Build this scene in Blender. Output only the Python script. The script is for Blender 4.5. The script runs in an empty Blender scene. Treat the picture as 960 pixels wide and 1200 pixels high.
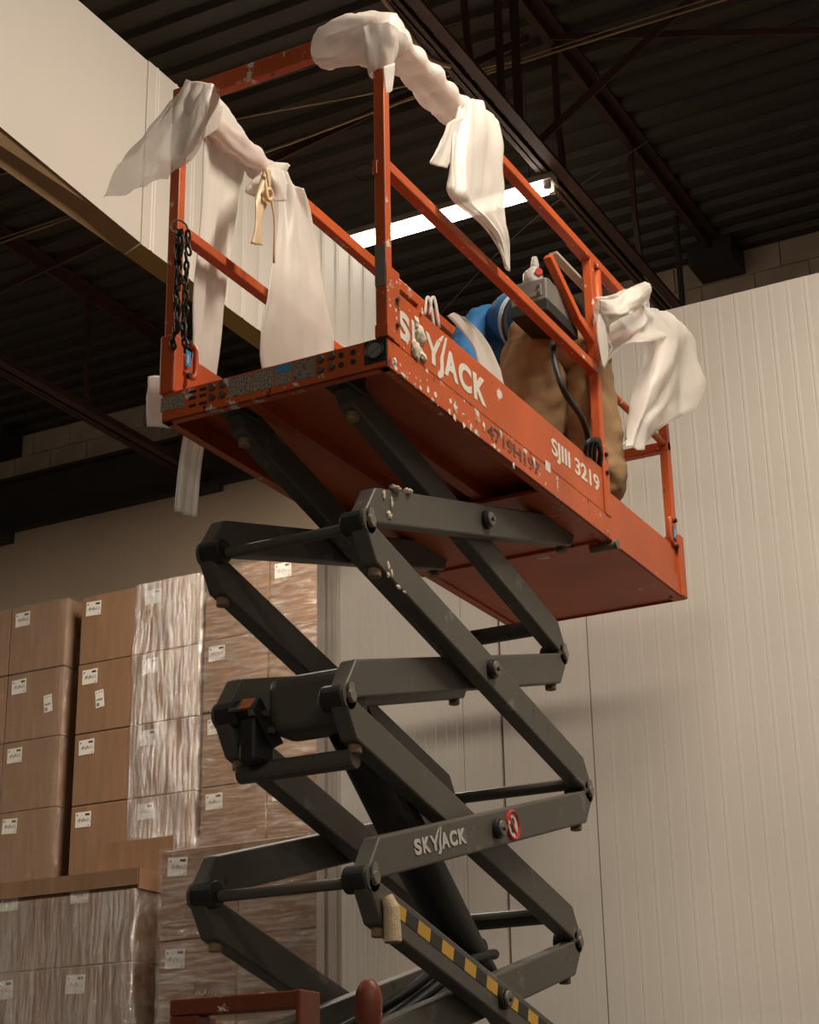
import bpy, bmesh, math, random
from mathutils import Vector, Matrix, noise
random.seed(7)
S = bpy.context.scene
COL = S.collection

# ------------------------------------------------------------------ camera
F_PX = 2061.93
CAM = Vector((0.0, 0.0, 0.93))
PITCH, ROLL, YAW = 0.3652, -0.0191, 0.4849
_cp, _sp, _cy, _sy = math.cos(PITCH), math.sin(PITCH), math.cos(YAW), math.sin(YAW)
FWD = Vector((_cp * _cy, _cp * _sy, _sp))
_r = Vector((_sy, -_cy, 0.0)); _u = _r.cross(FWD)
RIGHT = _r * math.cos(ROLL) + _u * math.sin(ROLL)
UP = _r * -math.sin(ROLL) + _u * math.cos(ROLL)
cd = bpy.data.cameras.new('camera'); cam = bpy.data.objects.new('camera', cd); COL.objects.link(cam)
cd.sensor_fit = 'HORIZONTAL'; cd.sensor_width = 36.0; cd.lens = 36.0 * F_PX / 960.0
cd.clip_start = 0.05; cd.clip_end = 200
cam.matrix_world = Matrix(((RIGHT.x, UP.x, -FWD.x, CAM.x), (RIGHT.y, UP.y, -FWD.y, CAM.y), (RIGHT.z, UP.z, -FWD.z, CAM.z), (0, 0, 0, 1)))
S.camera = cam

# ------------------------------------------------------------------ world, exposure
w = bpy.data.worlds.new('world'); S.world = w; w.use_nodes = True
w.node_tree.nodes['Background'].inputs[0].default_value = (1.0, 0.88, 0.74, 1)
w.node_tree.nodes['Background'].inputs[1].default_value = 0.0
S.view_settings.view_transform = 'Standard'; S.view_settings.look = 'None'
S.view_settings.gamma = 1.0; S.view_settings.use_curve_mapping = False
S.view_settings.exposure = -0.22
LAMP_COL = (1.0, 0.87, 0.72)
LAMP_W = 260.0
# equal fluorescent strip lamps hung under the roof trusses: x, y0, y1, z, name ending
LAMPS = [(7.87, 3.2, 5.65, 6.10, ''), (4.4, -1.0, 1.45, 6.10, '_right_offscreen'), (4.4, 8.6, 11.05, 6.10, '_left_offscreen'),
         (-3.0, -5.2, -2.75, 6.10, '_behind_right_offscreen'), (-9.0, -5.2, -2.75, 6.10, '_far_behind_right_offscreen'),
         (-9.0, 2.0, 4.45, 6.10, '_behind_camera_offscreen')]

def ray(px, py):
    return FWD + RIGHT * ((px - 480.0) / F_PX) + UP * (-(py - 600.0) / F_PX)
def at(px, py, X=None, Y=None, Z=None):
    d = ray(px, py)
    s = (X - CAM.x) / d.x if X is not None else ((Y - CAM.y) / d.y if Y is not None else (Z - CAM.z) / d.z)
    return CAM + d * s

# ------------------------------------------------------------------ materials
def _mat(name):
    m = bpy.data.materials.new(name); m.use_nodes = True
    nt = m.node_tree; return m, nt, nt.nodes, nt.links, nt.nodes['Principled BSDF']
def coords(N, L, scale=(1, 1, 1), kind='Object'):
    tc = N.new('ShaderNodeTexCoord'); mp = N.new('ShaderNodeMapping'); mp.inputs['Scale'].default_value = scale
    L.new(tc.outputs[kind], mp.inputs[0]); return mp.outputs[0]
def ntex(N, L, vec, scale, detail=4, rough=0.55):
    n = N.new('ShaderNodeTexNoise'); n.inputs['Scale'].default_value = scale; n.inputs['Detail'].default_value = detail
    n.inputs['Roughness'].default_value = rough; L.new(vec, n.inputs['Vector']); return n.outputs[0]
def ramp(N, L, fac, stops):
    r = N.new('ShaderNodeValToRGB'); e = r.color_ramp.elements
    while len(e) < len(stops): e.new(0.5)
    for k, (p, c) in enumerate(stops): e[k].position = p; e[k].color = (*c, 1) if len(c) == 3 else c
    L.new(fac, r.inputs[0]); return r.outputs[0]
def mixc(N, L, fac, a, b):
    m = N.new('ShaderNodeMix'); m.data_type = 'RGBA'
    if isinstance(fac, float): m.inputs[0].default_value = fac
    else: L.new(fac, m.inputs[0])
    for v, i in ((a, 6), (b, 7)):
        if isinstance(v, tuple): m.inputs[i].default_value = (*v, 1)
        else: L.new(v, m.inputs[i])
    return m.outputs[2]
def bump(N, L, b, h, strength, dist=0.01):
    n = N.new('ShaderNodeBump'); n.inputs['Strength'].default_value = strength; n.inputs['Distance'].default_value = dist
    L.new(h, n.inputs['Height']); L.new(n.outputs[0], b.inputs['Normal'])
def sc(c, f): return tuple(min(1.0, v * f) for v in c)
def plain(name, c, rough=0.6, metal=0.0, var=0.18, scale=6.0, bmp=0.0, stretch=(1, 1, 1), emit=None, spec=0.4):
    m, nt, N, L, b = _mat(name)
    v = coords(N, L, stretch); n = ntex(N, L, v, scale)
    L.new(ramp(N, L, n, [(0.25, sc(c, 1 - var)), (0.75, sc(c, 1 + var))]), b.inputs['Base Color'])
    b.inputs['Roughness'].default_value = rough; b.inputs['Metallic'].default_value = metal
    b.inputs['Specular IOR Level'].default_value = spec
    if bmp: bump(N, L, b, ntex(N, L, v, scale * 6), bmp)
    if emit:
        b.inputs['Emission Color'].default_value = (*emit[0], 1); b.inputs['Emission Strength'].default_value = emit[1]
    return m
def painted(name, c, chip=(0.62, 0.57, 0.5), amount=0.66, under=(0.05, 0.03, 0.025), rough=0.45, scale=9.0, dirt=0.25):
    """worn paint: pale chips, dark scuffs, dirt"""
    m, nt, N, L, b = _mat(name)
    v = coords(N, L); n1 = ntex(N, L, v, 3.0); n2 = ntex(N, L, v, scale, 6, 0.7); n3 = ntex(N, L, coords(N, L, (1, 1, 0.35)), scale * 2.2, 5, 0.7)
    base = ramp(N, L, n1, [(0.25, sc(c, 1 - dirt)), (0.7, sc(c, 1.1))])
    f1 = ramp(N, L, n2, [(amount, (0, 0, 0)), (amount + 0.02, (1, 1, 1))])
    f2 = ramp(N, L, n3, [(amount + 0.03, (0, 0, 0)), (amount + 0.06, (1, 1, 1))])
    L.new(mixc(N, L, f2, mixc(N, L, f1, base, chip), under), b.inputs['Base Color'])
    b.inputs['Roughness'].default_value = rough; b.inputs['Specular IOR Level'].default_value = 0.35
    bump(N, L, b, n2, 0.12, 0.004)
    return m

M = {}
RED = (0.50, 0.092, 0.022)
M['red'] = painted('red_paint', RED, amount=0.665)
M['redworn'] = painted('red_paint_worn', RED, amount=0.595, scale=13)
M['railred'] = painted('rail_paint', RED, amount=0.63, scale=20)
M['frame_old'] = painted('old_red_frame', (0.16, 0.040, 0.018), amount=0.64, scale=18, under=(0.02, 0.014, 0.012))
M['arm'] = painted('arm_grey', (0.084, 0.076, 0.064), chip=(0.14, 0.13, 0.115), amount=0.62, under=(0.03, 0.028, 0.026), rough=0.5, scale=7, dirt=0.15)
M['boss'] = plain('dark_grease_steel', (0.022, 0.021, 0.020), 0.5, 0.2, scale=14)
M['pin'] = plain('pin_steel', (0.22, 0.20, 0.17), 0.45, 0.6, scale=30)
M['zinc'] = plain('zinc_bolt', (0.16, 0.15, 0.135), 0.45, 0.7, scale=40)
M['pad'] = plain('wear_pad', (0.21, 0.145, 0.09), 0.7, scale=25)
M['tape'] = plain('masking_tape', (0.55, 0.42, 0.27), 0.7, scale=30, bmp=0.3)
M['chain'] = plain('chain_steel', (0.035, 0.028, 0.022), 0.45, 0.7, scale=40)
M['rubber'] = plain('black_rubber', (0.012, 0.012, 0.012), 0.55, scale=20)
M['foamdrip'] = plain('dried_foam', (0.62, 0.54, 0.42), 0.85, scale=30, bmp=0.4)
M['paint_white'] = painted('letter_white', (0.66, 0.62, 0.55), chip=(0.55, 0.3, 0.2), amount=0.80, scale=40, under=(0.3, 0.2, 0.15), dirt=0.1)
M['paint_black'] = painted('stencil_ink', (0.09, 0.035, 0.025), chip=RED, amount=0.56, scale=45, under=RED)
M['logo_grey'] = plain('logo_grey', (0.50, 0.48, 0.44), 0.6, var=0.1)
M['yellow'] = painted('hazard_yellow', (0.60, 0.34, 0.03), chip=(0.1, 0.09, 0.08), amount=0.68, scale=30)
M['black'] = plain('hazard_black', (0.02, 0.02, 0.018), 0.55, scale=20)
M['signred'] = plain('sign_red', (0.50, 0.035, 0.025), 0.5, var=0.1)
M['signwhite'] = plain('sign_white', (0.62, 0.60, 0.55), 0.5, var=0.1)
M['blue_sticker'] = plain('blue_sticker', (0.05, 0.26, 0.52), 0.4, var=0.1)
M['orange_sticker'] = plain('orange_sticker', (0.50, 0.16, 0.05), 0.5, scale=30)
M['alu'] = plain('box_metal', (0.26, 0.245, 0.22), 0.42, 0.5, scale=10)
M['wallblock'] = plain('block_paint', (0.48, 0.38, 0.28), 0.9, scale=2.5, bmp=0.4)
M['mortar'] = plain('mortar', (0.30, 0.235, 0.17), 0.95, scale=8)
M['beige'] = plain('beige_panel', (0.42, 0.325, 0.235), 0.75, var=0.07, scale=1.2)
M['steel'] = plain('dark_steel', (0.036, 0.030, 0.025), 0.6, 0.0, scale=4)
M['joist'] = plain('joist_oxide', (0.055, 0.022, 0.016), 0.6, scale=6)
M['deck'] = plain('roof_deck', (0.044, 0.035, 0.026), 0.55, 0.0, var=0.25, scale=2.0)
M['floor'] = plain('concrete_floor', (0.10, 0.09, 0.08), 0.6, scale=1.2, bmp=0.1)
M['farwall'] = plain('far_wall', (0.16, 0.14, 0.115), 0.85, scale=1.0)
M['white_panel'] = plain('white_panel', (0.74, 0.69, 0.62), 0.45, var=0.035, scale=0.9)
M['trim'] = plain('trim_metal', (0.50, 0.45, 0.39), 0.42, 0.2, var=0.08)
M['rawedge'] = plain('panel_raw_edge', (0.24, 0.155, 0.075), 0.85, scale=5)
M['rawedge2'] = plain('panel_foam_edge', (0.27, 0.185, 0.055), 0.85, scale=5)
M['wire'] = plain('cable_tan', (0.30, 0.20, 0.10), 0.6, scale=10)
M['wire_dark'] = plain('cable_grey', (0.10, 0.085, 0.07), 0.6, scale=10)
M['housing'] = plain('lamp_housing', (0.55, 0.50, 0.43), 0.5, var=0.08)
M['glow'] = plain('lamp_tube', (0.9, 0.9, 0.88), 0.4, var=0.02, emit=(LAMP_COL, 24.0))
M['pallet'] = plain('pallet_wood', (0.27, 0.19, 0.11), 0.85, scale=8, stretch=(1, 8, 8))
M['tyre'] = plain('tyre_grey', (0.10, 0.10, 0.10), 0.8, scale=20)

def cardboard(name, c):
    m, nt, N, L, b = _mat(name)
    v = coords(N, L, (1.0, 7.0, 0.6)); v2 = coords(N, L, (1, 1, 1))
    a = ramp(N, L, ntex(N, L, v, 2.5, 3), [(0.3, sc(c, 0.86)), (0.7, sc(c, 1.12))])
    d = ramp(N, L, ntex(N, L, v2, 1.6, 3), [(0.3, (0.86, 0.86, 0.86)), (0.7, (1, 1, 1))])
    mm = N.new('ShaderNodeMix'); mm.data_type = 'RGBA'; mm.blend_type = 'MULTIPLY'; mm.inputs[0].default_value = 1
    L.new(a, mm.inputs[6]); L.new(d, mm.inputs[7]); L.new(mm.outputs[2], b.inputs['Base Color'])
    b.inputs['Roughness'].default_value = 0.75
    return m
M['card'] = cardboard('cardboard', (0.245, 0.132, 0.066))

def sheet_mat(name, c, transp, transl=0.45):
    m, nt, N, L, b = _mat(name)
    out = N['Material Output']; N.remove(b)
    d = N.new('ShaderNodeBsdfDiffuse'); t = N.new('ShaderNodeBsdfTranslucent'); tr = N.new('ShaderNodeBsdfTransparent')
    g = N.new('ShaderNodeBsdfGlossy'); g.inputs['Roughness'].default_value = 0.4
    v = coords(N, L); n = ntex(N, L, v, 4.0, 5)
    col = ramp(N, L, n, [(0.3, sc(c, 0.92)), (0.7, c)])
    L.new(col, d.inputs[0]); L.new(col, t.inputs[0])
    bp = N.new('ShaderNodeBump'); bp.inputs['Strength'].default_value = 0.35; bp.inputs['Distance'].default_value = 0.01
    L.new(ntex(N, L, coords(N, L, (3, 3, 0.7)), 9.0, 4), bp.inputs['Height'])
    for x in (d, t, g): L.new(bp.outputs[0], x.inputs['Normal'])
    m1 = N.new('ShaderNodeMixShader'); m1.inputs[0].default_value = transl; L.new(d.outputs[0], m1.inputs[1]); L.new(t.outputs[0], m1.inputs[2])
    m0 = N.new('ShaderNodeMixShader'); m0.inputs[0].default_value = 0.05; L.new(m1.outputs[0], m0.inputs[1]); L.new(g.outputs[0], m0.inputs[2])
    m2 = N.new('ShaderNodeMixShader'); m2.inputs[0].default_value = transp; L.new(m0.outputs[0], m2.inputs[1]); L.new(tr.outputs[0], m2.inputs[2])
    L.new(m2.outputs[0], out.inputs[0]); return m
M['foam'] = sheet_mat('foam_sheet', (0.90, 0.865, 0.81), 0.12)
M['film_sheet'] = sheet_mat('thin_foam_sheet', (0.92, 0.89, 0.84), 0.40)
M['veil'] = sheet_mat('torn_veil', (0.92, 0.89, 0.84), 0.62)
M['cream'] = sheet_mat('cream_tape', (0.80, 0.62, 0.40), 0.0, 0.25)

def wrap_mat(name, stretch, seed, lo, hi, dens=0.5):
    """stretch film: clear, glossy, milky streaks where layers wrinkle"""
    m, nt, N, L, b = _mat(name); out = N['Material Output']; N.remove(b)
    v = coords(N, L, stretch); v2 = coords(N, L, (1, 1, 1))
    n = ntex(N, L, v, 4.0 + seed * 0.1, 6, 0.65); n3 = ntex(N, L, v, 14.0, 6, 0.7)
    g = N.new('ShaderNodeBsdfGlossy'); g.inputs['Roughness'].default_value = 0.16; g.inputs['Color'].default_value = (0.95, 0.92, 0.88, 1)
    tr = N.new('ShaderNodeBsdfTransparent'); d = N.new('ShaderNodeBsdfDiffuse'); d.inputs[0].default_value = (0.86, 0.81, 0.74, 1)
    bp = N.new('ShaderNodeBump'); bp.inputs['Strength'].default_value = 0.6; bp.inputs['Distance'].default_value = 0.03
    n4 = ntex(N, L, v2, 5.0 + seed * .2, 2, 0.4); am = N.new('ShaderNodeMath'); am.operation = 'MULTIPLY_ADD'; am.inputs[1].default_value = 4.0; L.new(n4, am.inputs[0]); L.new(n3, am.inputs[2])
    ad = N.new('ShaderNodeMath'); ad.operation = 'ADD'; L.new(n, ad.inputs[0]); L.new(am.outputs[0], ad.inputs[1])
    L.new(ad.outputs[0], bp.inputs['Height']); L.new(bp.outputs[0], g.inputs['Normal']); L.new(bp.outputs[0], d.inputs['Normal'])
    haze = ramp(N, L, n, [(lo, (0.0,) * 3), (hi, (1.0,) * 3)])
    m1 = N.new('ShaderNodeMixShader'); m1.inputs[0].default_value = 0.75; L.new(d.outputs[0], m1.inputs[1]); L.new(g.outputs[0], m1.inputs[2])
    fr = N.new('ShaderNodeMath'); fr.operation = 'MULTIPLY_ADD'; fr.inputs[1].default_value = dens; fr.inputs[2].default_value = 0.09
    L.new(haze, fr.inputs[0])
    m2 = N.new('ShaderNodeMixShader'); L.new(fr.outputs[0], m2.inputs[0]); L.new(tr.outputs[0], m2.inputs[1]); L.new(m1.outputs[0], m2.inputs[2])
    L.new(m2.outputs[0], out.inputs[0]); return m

def print_mat(name, base, ink, sx, sy, thr, axis_scale):
    """flat print: rows of small marks on a sticker (generated coordinates)"""
    m, nt, N, L, b = _mat(name)
    v = coords(N, L, axis_scale, 'Generated')
    n = ntex(N, L, v, 1.0, 2); 
    f = ramp(N, L, n, [(thr, (0, 0, 0)), (thr + 0.03, (1, 1, 1))])
    L.new(mixc(N, L, f, base, ink), b.inputs['Base Color']); b.inputs['Roughness'].default_value = 0.6
    return m
M['decal'] = print_mat('decal_print', (0.30, 0.25, 0.19), (0.03, 0.026, 0.022), 1, 1, 0.55, (1, 16, 11))
M['decal2'] = print_mat('decal_lines', (0.25, 0.20, 0.15), (0.06, 0.045, 0.035), 1, 1, 0.55, (1, 5, 22))
M['label'] = print_mat('label_print', (0.70, 0.66, 0.60), (0.30, 0.28, 0.25), 1, 1, 0.66, (1, 9, 12))
M['ink'] = plain('marker_ink', (0.03, 0.027, 0.025), 0.7)

# ------------------------------------------------------------------ mesh builder
class MB:
    def __init__(s): s.v = []; s.f = []
    def _add(s, vs, fs):
        o = len(s.v); s.v += [tuple(p) for p in vs]; s.f += [tuple(i + o for i in f) for f in fs]; return s
    def box(s, x0, x1, y0, y1, z0, z1):
        vs = [(x, y, z) for x in (x0, x1) for y in (y0, y1) for z in (z0, z1)]
        return s._add(vs, [(0, 1, 3, 2), (4, 6, 7, 5), (0, 4, 5, 1), (2, 3, 7, 6), (0, 2, 6, 4), (1, 5, 7, 3)])
    def obox(s, c, ax, ay, az):
        c = Vector(c); ax, ay, az = Vector(ax), Vector(ay), Vector(az)
        vs = [c + ax * i + ay * j + az * k for i in (-1, 1) for j in (-1, 1) for k in (-1, 1)]
        return s._add(vs, [(0, 1, 3, 2), (4, 6, 7, 5), (0, 4, 5, 1), (2, 3, 7, 6), (0, 2, 6, 4), (1, 5, 7, 3)])
    def bar(s, p0, p1, w, h, up=(0, 0, 1)):
        p0, p1 = Vector(p0), Vector(p1); d = (p1 - p0); n = d.normalized(); sd = n.cross(Vector(up))
        if sd.length < 1e-4: sd = n.cross(Vector((1, 0, 0)))
        sd.normalize(); u = sd.cross(n).normalized()
        return s.obox((p0 + p1) / 2, d / 2, sd * w / 2, u * h / 2)
    def tube(s, pts, r, seg=10, caps=True):
        pts = [Vector(p) for p in pts]; n = len(pts); rs = r if isinstance(r, (list, tuple)) else [r] * n
        o = len(s.v); prev = None
        for i, p in enumerate(pts):
            t = (pts[min(i + 1, n - 1)] - pts[max(i - 1, 0)]).normalized()
            if prev is None:
                a = t.cross(Vector((0, 0, 1)))
                if a.length < 1e-3: a = t.cross(Vector((1, 0, 0)))
            else: a = prev - t * prev.dot(t)
            a.normalize(); prev = a; bb = t.cross(a)
            for k in range(seg):
                q = 2 * math.pi * k / seg; s.v.append(tuple(p + (a * math.cos(q) + bb * math.sin(q)) * rs[i]))
        for i in range(n - 1):
            for k in range(seg):
                k2 = (k + 1) % seg
                s.f.append((o + i * seg + k, o + i * seg + k2, o + (i + 1) * seg + k2, o + (i + 1) * seg + k))
        if caps:
            s.f.append(tuple(o + k for k in reversed(range(seg)))); s.f.append(tuple(o + (n - 1) * seg + k for k in range(seg)))
        return s
    def cyl(s, p0, p1, r, seg=16): return s.tube([p0, p1], r, seg)
    def prism_y(s, poly, y0, y1):
        n = len(poly); vs = [(x, y0, z) for x, z in poly] + [(x, y1, z) for x, z in poly]
        fs = [tuple(range(n)), tuple(reversed(range(n, 2 * n)))] + [(k, n + k, n + (k + 1) % n, (k + 1) % n) for k in range(n)]
        return s._add(vs, fs)
    def torus(s, c, R, r, axis, seg=24, rs=8, a0=0.0, a1=2 * math.pi, stretch=(1, 1), ref=None):
        ax = Vector(axis).normalized(); u = ax.cross(Vector((0, 0, 1)))
        if u.length < 1e-3: u = Vector((1, 0, 0))
        u.normalize(); v = ax.cross(u)
        full = abs(a1 - a0 - 2 * math.pi) < 1e-6
        n = seg if full else seg + 1
        pts = [Vector(c) + u * (math.cos(a0 + (a1 - a0) * k / seg) * R * stretch[0]) + v * (math.sin(a0 + (a1 - a0) * k / seg) * R * stretch[1]) for k in range(n)]
        if full:
            o = len(s.v); s.tube(pts + [pts[0], pts[1]], r, rs, False); return s
        return s.tube(pts, r, rs)
    def grid(s, rows):
        o = len(s.v); m = len(rows[0])
        for r in rows: s.v += [tuple(p) for p in r]
        for i in range(len(rows) - 1):
            for j in range(m - 1): s.f.append((o + i * m + j, o + i * m + j + 1, o + (i + 1) * m + j + 1, o + (i + 1) * m + j))
        return s
    def build(s, name, mat, parent=None, smooth=False, bevel=0.0, seg=2, thick=0.0, sub=0):
        me = bpy.data.meshes.new(name); me.from_pydata(s.v, [], s.f); me.update()
        bm = bmesh.new(); bm.from_mesh(me); bmesh.ops.recalc_face_normals(bm, faces=bm.faces); bm.to_mesh(me); bm.free()
        if smooth:
            for p in me.polygons: p.use_smooth = True
        me.materials.append(M[mat] if isinstance(mat, str) else mat)
        o = bpy.data.objects.new(name, me); COL.objects.link(o)
        if parent: adopt(o, parent)
        if sub: md = o.modifiers.new('sub', 'SUBSURF'); md.levels = sub; md.render_levels = sub
        if thick: md = o.modifiers.new('thick', 'SOLIDIFY'); md.thickness = thick; md.offset = 0
        if bevel:
            md = o.modifiers.new('bevel', 'BEVEL'); md.width = bevel; md.segments = seg; md.limit_method = 'ANGLE'; md.angle_limit = math.radians(35)
        return o
WM = {}
def world_of(o):
    m = Matrix.LocRotScale(o.location, o.rotation_euler, o.scale)
    return (world_of(o.parent) @ o.matrix_parent_inverse @ m) if o.parent else m
def adopt(o, parent):
    o.parent = parent; o.matrix_parent_inverse = world_of(parent).inverted()
def tag(o, label, cat, group=None):
    o['label'] = label; o['category'] = cat
    if group: o['group'] = group
    return o
def thing(name, label, cat, loc, group=None):
    o = bpy.data.objects.new(name, None); COL.objects.link(o); o.location = loc; o.empty_display_size = 0.2
    return tag(o, label, cat, group)
def struct(o): o['kind'] = 'structure'; return o
def struct_root(name, loc=(0, 0, 0)):
    o = bpy.data.objects.new(name, None); COL.objects.link(o); o.location = loc; o['kind'] = 'structure'; return o
def text_obj(name, body, mat, parent, origin, xdir, ydir, height, xscale=1.0, depth=0.002, offset=0.0, spacing=1.0, shear=0.0):
    c = bpy.data.curves.new('t', 'FONT'); c.body = body; c.size = 1.0; c.extrude = 0.5; c.offset = offset; c.space_character = spacing; c.shear = shear
    t = bpy.data.objects.new('t', c); COL.objects.link(t)
    dg = bpy.context.evaluated_depsgraph_get(); me = bpy.data.meshes.new_from_object(t.evaluated_get(dg))
    bpy.data.objects.remove(t); bpy.data.curves.remove(c)
    x, y = Vector(xdir).normalized(), Vector(ydir).normalized(); z = x.cross(y)
    k = height / 0.70
    for v in me.vertices:
        p = v.co.copy(); v.co = Vector(origin) + x * (p.x * k * xscale) + y * (p.y * k) + z * (p.z * depth)
    me.name = name; me.materials.clear(); me.materials.append(M[mat])
    o = bpy.data.objects.new(name, me); COL.objects.link(o); adopt(o, parent); return o
def blob(name, mat, parent, c, r, seed=0, amp=0.35, axes=None):
    bm = bmesh.new(); bmesh.ops.create_icosphere(bm, subdivisions=3, radius=1.0)
    A = axes or ((1, 0, 0), (0, 1, 0), (0, 0, 1)); A = [Vector(a) for a in A]
    for v in bm.verts:
        d = v.co.normalized(); f = 1 + amp * noise.noise(d * 2.2 + Vector((seed * 3.7, seed, 1.3)))
        q = d * f; v.co = Vector(c) + A[0] * q.x * r[0] + A[1] * q.y * r[1] + A[2] * q.z * r[2]
    me = bpy.data.meshes.new(name); bm.to_mesh(me); bm.free()
    for p in me.polygons: p.use_smooth = True
    me.materials.append(M[mat]); o = bpy.data.objects.new(name, me); COL.objects.link(o)
    if parent: adopt(o, parent)
    return o
def catmull(pts, n):
    P = [Vector(p) for p in pts]; out = []
    m = len(P) - 1
    for i in range(n):
        t = i / (n - 1) * m; k = min(int(t), m - 1); u = t - k
        p0, p1, p2, p3 = P[max(k - 1, 0)], P[k], P[k + 1], P[min(k + 2, m)]
        out.append(0.5 * ((2 * p1) + (p2 - p0) * u + (2 * p0 - 5 * p1 + 4 * p2 - p3) * u * u + (3 * p1 - p0 - 3 * p2 + p3) * u ** 3))
    return out
def drape(name, mat, parent, rows, nu=34, nv=16, amp=0.012, seed=0, thick=0.0015, fold=(0, -1, 0), freq=(2.0, 7.0)):
    """rows: list of rows of control points (top to bottom); smooth sheet with folds"""
    R = [catmull(r, nv) for r in rows]; G = [[None] * nv for _ in range(nu)]
    fv = Vector(fold)
    for j in range(nv):
        c = catmull([R[i][j] for i in range(len(R))], nu)
        for i in range(nu):
            u, v = i / (nu - 1), j / (nv - 1)
            d = noise.noise(Vector((u * freq[0] + seed * 5.1, v * freq[1], seed * 1.7))) * amp + noise.noise(Vector((u * 6 + seed, v * 15, 4.2))) * amp * 0.35
            G[i][j] = c[i] + fv * d
    mb = MB(); mb.grid(G)
    return mb.build(name, mat, parent, smooth=True, thick=thick)

# ================================================================== the building
CEIL = 7.15
FX = 7.5       # face of the white cold-room wall
ENDX = 11.0    # block end wall
X0, X1, Y0, Y1 = -18.0, ENDX, -7.0, 13.5
struct(MB().box(X0 - .3, X1 + .3, Y0 - .3, Y1 + .3, -0.2, 0).build('floor', 'floor'))
# ---- roof deck: corrugated steel sheets
ceil = struct_root('ceiling', (0, 0, CEIL))
pitch = 0.205; nrib = 4
prof = []
for k in range(nrib):
    a = k * pitch; prof += [(a, 0), (a + 0.085, 0), (a + 0.108, 0.04), (a + 0.182, 0.04)]
prof.append((nrib * pitch, 0))
mesh = None; xs = X0 - .2; k = 0
while xs < ENDX + 0.05:
    if mesh is None:
        mb = MB(); r0 = [(x, 0, z) for x, z in prof]; r1 = [(x, Y1 - Y0, z) for x, z in prof]; mb.grid([r0, r1])
        mb.grid([[(x, y, z + .006) for x, y, z in r0], [(x, y, z + .006) for x, y, z in r1]])
        o = mb.build('deck_sheet', 'deck'); mesh = o.data
    else:
        o = bpy.data.objects.new('deck_sheet', mesh); COL.objects.link(o)
    o.location = (xs, Y0, CEIL + (0.004 if k % 2 else 0)); adopt(o, ceil); xs += nrib * pitch; k += 1
o = MB().box(X0 - .3, X1 + .3, Y0 - .3, Y1 + .3, CEIL + 0.06, CEIL + 0.2).build('roof_board', 'deck', ceil)
# ---- end wall of concrete blocks
wall = struct(MB().box(ENDX, ENDX + .2, Y0 - .3, Y1 + .3, 0, CEIL + 0.06).build('wall_back', 'mortar'))
bm_ = None; row = 0; z = CEIL - 0.005
while z > 6.2:
    y = 1.2 + (0.2 if row % 2 else 0.0)
    while y < 10.8:
        if bm_ is None:
            o = MB().box(-0.012, 0.01, 0.004, 0.391, -0.192, -0.004).build('concrete_block', 'wallblock', bevel=0.003, seg=1); bm_ = o.data
        else: o = bpy.data.objects.new('concrete_block', bm_); COL.objects.link(o)
        o.location = (ENDX, y, z); adopt(o, wall); y += 0.395
    z -= 0.197; row += 1
struct(MB().box(X0 - .3, X1 + .3, Y1, Y1 + .2, 0, CEIL + .06).build('wall_left', 'farwall'))
struct(MB().box(X0 - .3, X1 + .3, Y0 - .2, Y0, 0, CEIL + .06).build('wall_right', 'farwall'))
struct(MB().box(X0 - .2, X0, Y0 - .3, Y1 + .3, 0, CEIL + .06).build('wall_front', 'farwall'))
# ---- beige partition behind the boxes and the dark header beam above it
struct(MB().box(10.6, 10.7, 4.9, Y1, 0, 6.055).build('wall_partition', 'beige'))
hb = struct_root('trim_2', (10.62, 5, 6.06))
mb = MB().box(10.64, 10.66, 4.2, Y1, 6.08, 6.53); mb.build('beam_web', 'steel', hb)
MB().box(10.56, 10.78, 4.2, Y1, 6.058, 6.083).build('beam_flange', 'steel', hb, bevel=0.003)
MB().box(10.56, 10.78, 4.2, Y1, 6.53, 6.555).build('beam_flange', 'steel', hb, bevel=0.003)
for ya, yb, zb in ((7.22, 7.45, 6.005), (9.3, 9.6, 5.96), (5.2, 5.45, 6.0)):
    MB().box(10.53, 10.6, ya, yb, zb, 6.057).build('beam_bracket', 'steel', hb, bevel=0.004)
# ---- roof trusses along the hall (top chord, bottom chord, webs)
def truss(n, y, xa, xb, zb=6.18, zt=CEIL - 0.002, step=1.19, x_first=-3.9):
    r = struct_root('trim_%d' % n, (xa, y, zb))
    for dy in (-0.045, 0.045):
        MB().box(xa, xb, y + dy - 0.03, y + dy + 0.03, zb - 0.035, zb - 0.027).box(xa, xb, y + dy - 0.004 * (1 if dy > 0 else -1) - .003, y + dy + .003, zb - .035, zb + .04).build('bottom_chord', 'joist', r)
    MB().box(xa, ENDX + .1, y - .075, y + .075, zt - .012, zt).box(xa, ENDX + .1, y - .014, y + .014, zt - .085, zt).build('top_chord', 'joist', r)
    x = x_first
    while x < xb:
        MB().bar((x, y, zb), (x - 0.06, y, zb + .38), 0.03, 0.03).bar((x - .06, y, zb + .37), (x - .05, y, zt - .05), .03, .03).build('web_strut', 'joist', r)
        x += step
    # bearing seat at the end wall
    MB().box(ENDX - .32, ENDX + .02, y - .16, y + .16, zt - .19, zt - .012).build('bearing_seat', 'steel', r)
    return r
truss(3, 3.2, -4, 9.85, x_first=-3.87)
truss(4, 7.45, -4, 10.7, x_first=-3.9)
truss(5, -1.05, -4, 9.85)
struct(MB().box(ENDX - .3, ENDX + .02, 9.62, 9.95, CEIL - .2, CEIL - .012).build('trim_6', 'steel'))
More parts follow.
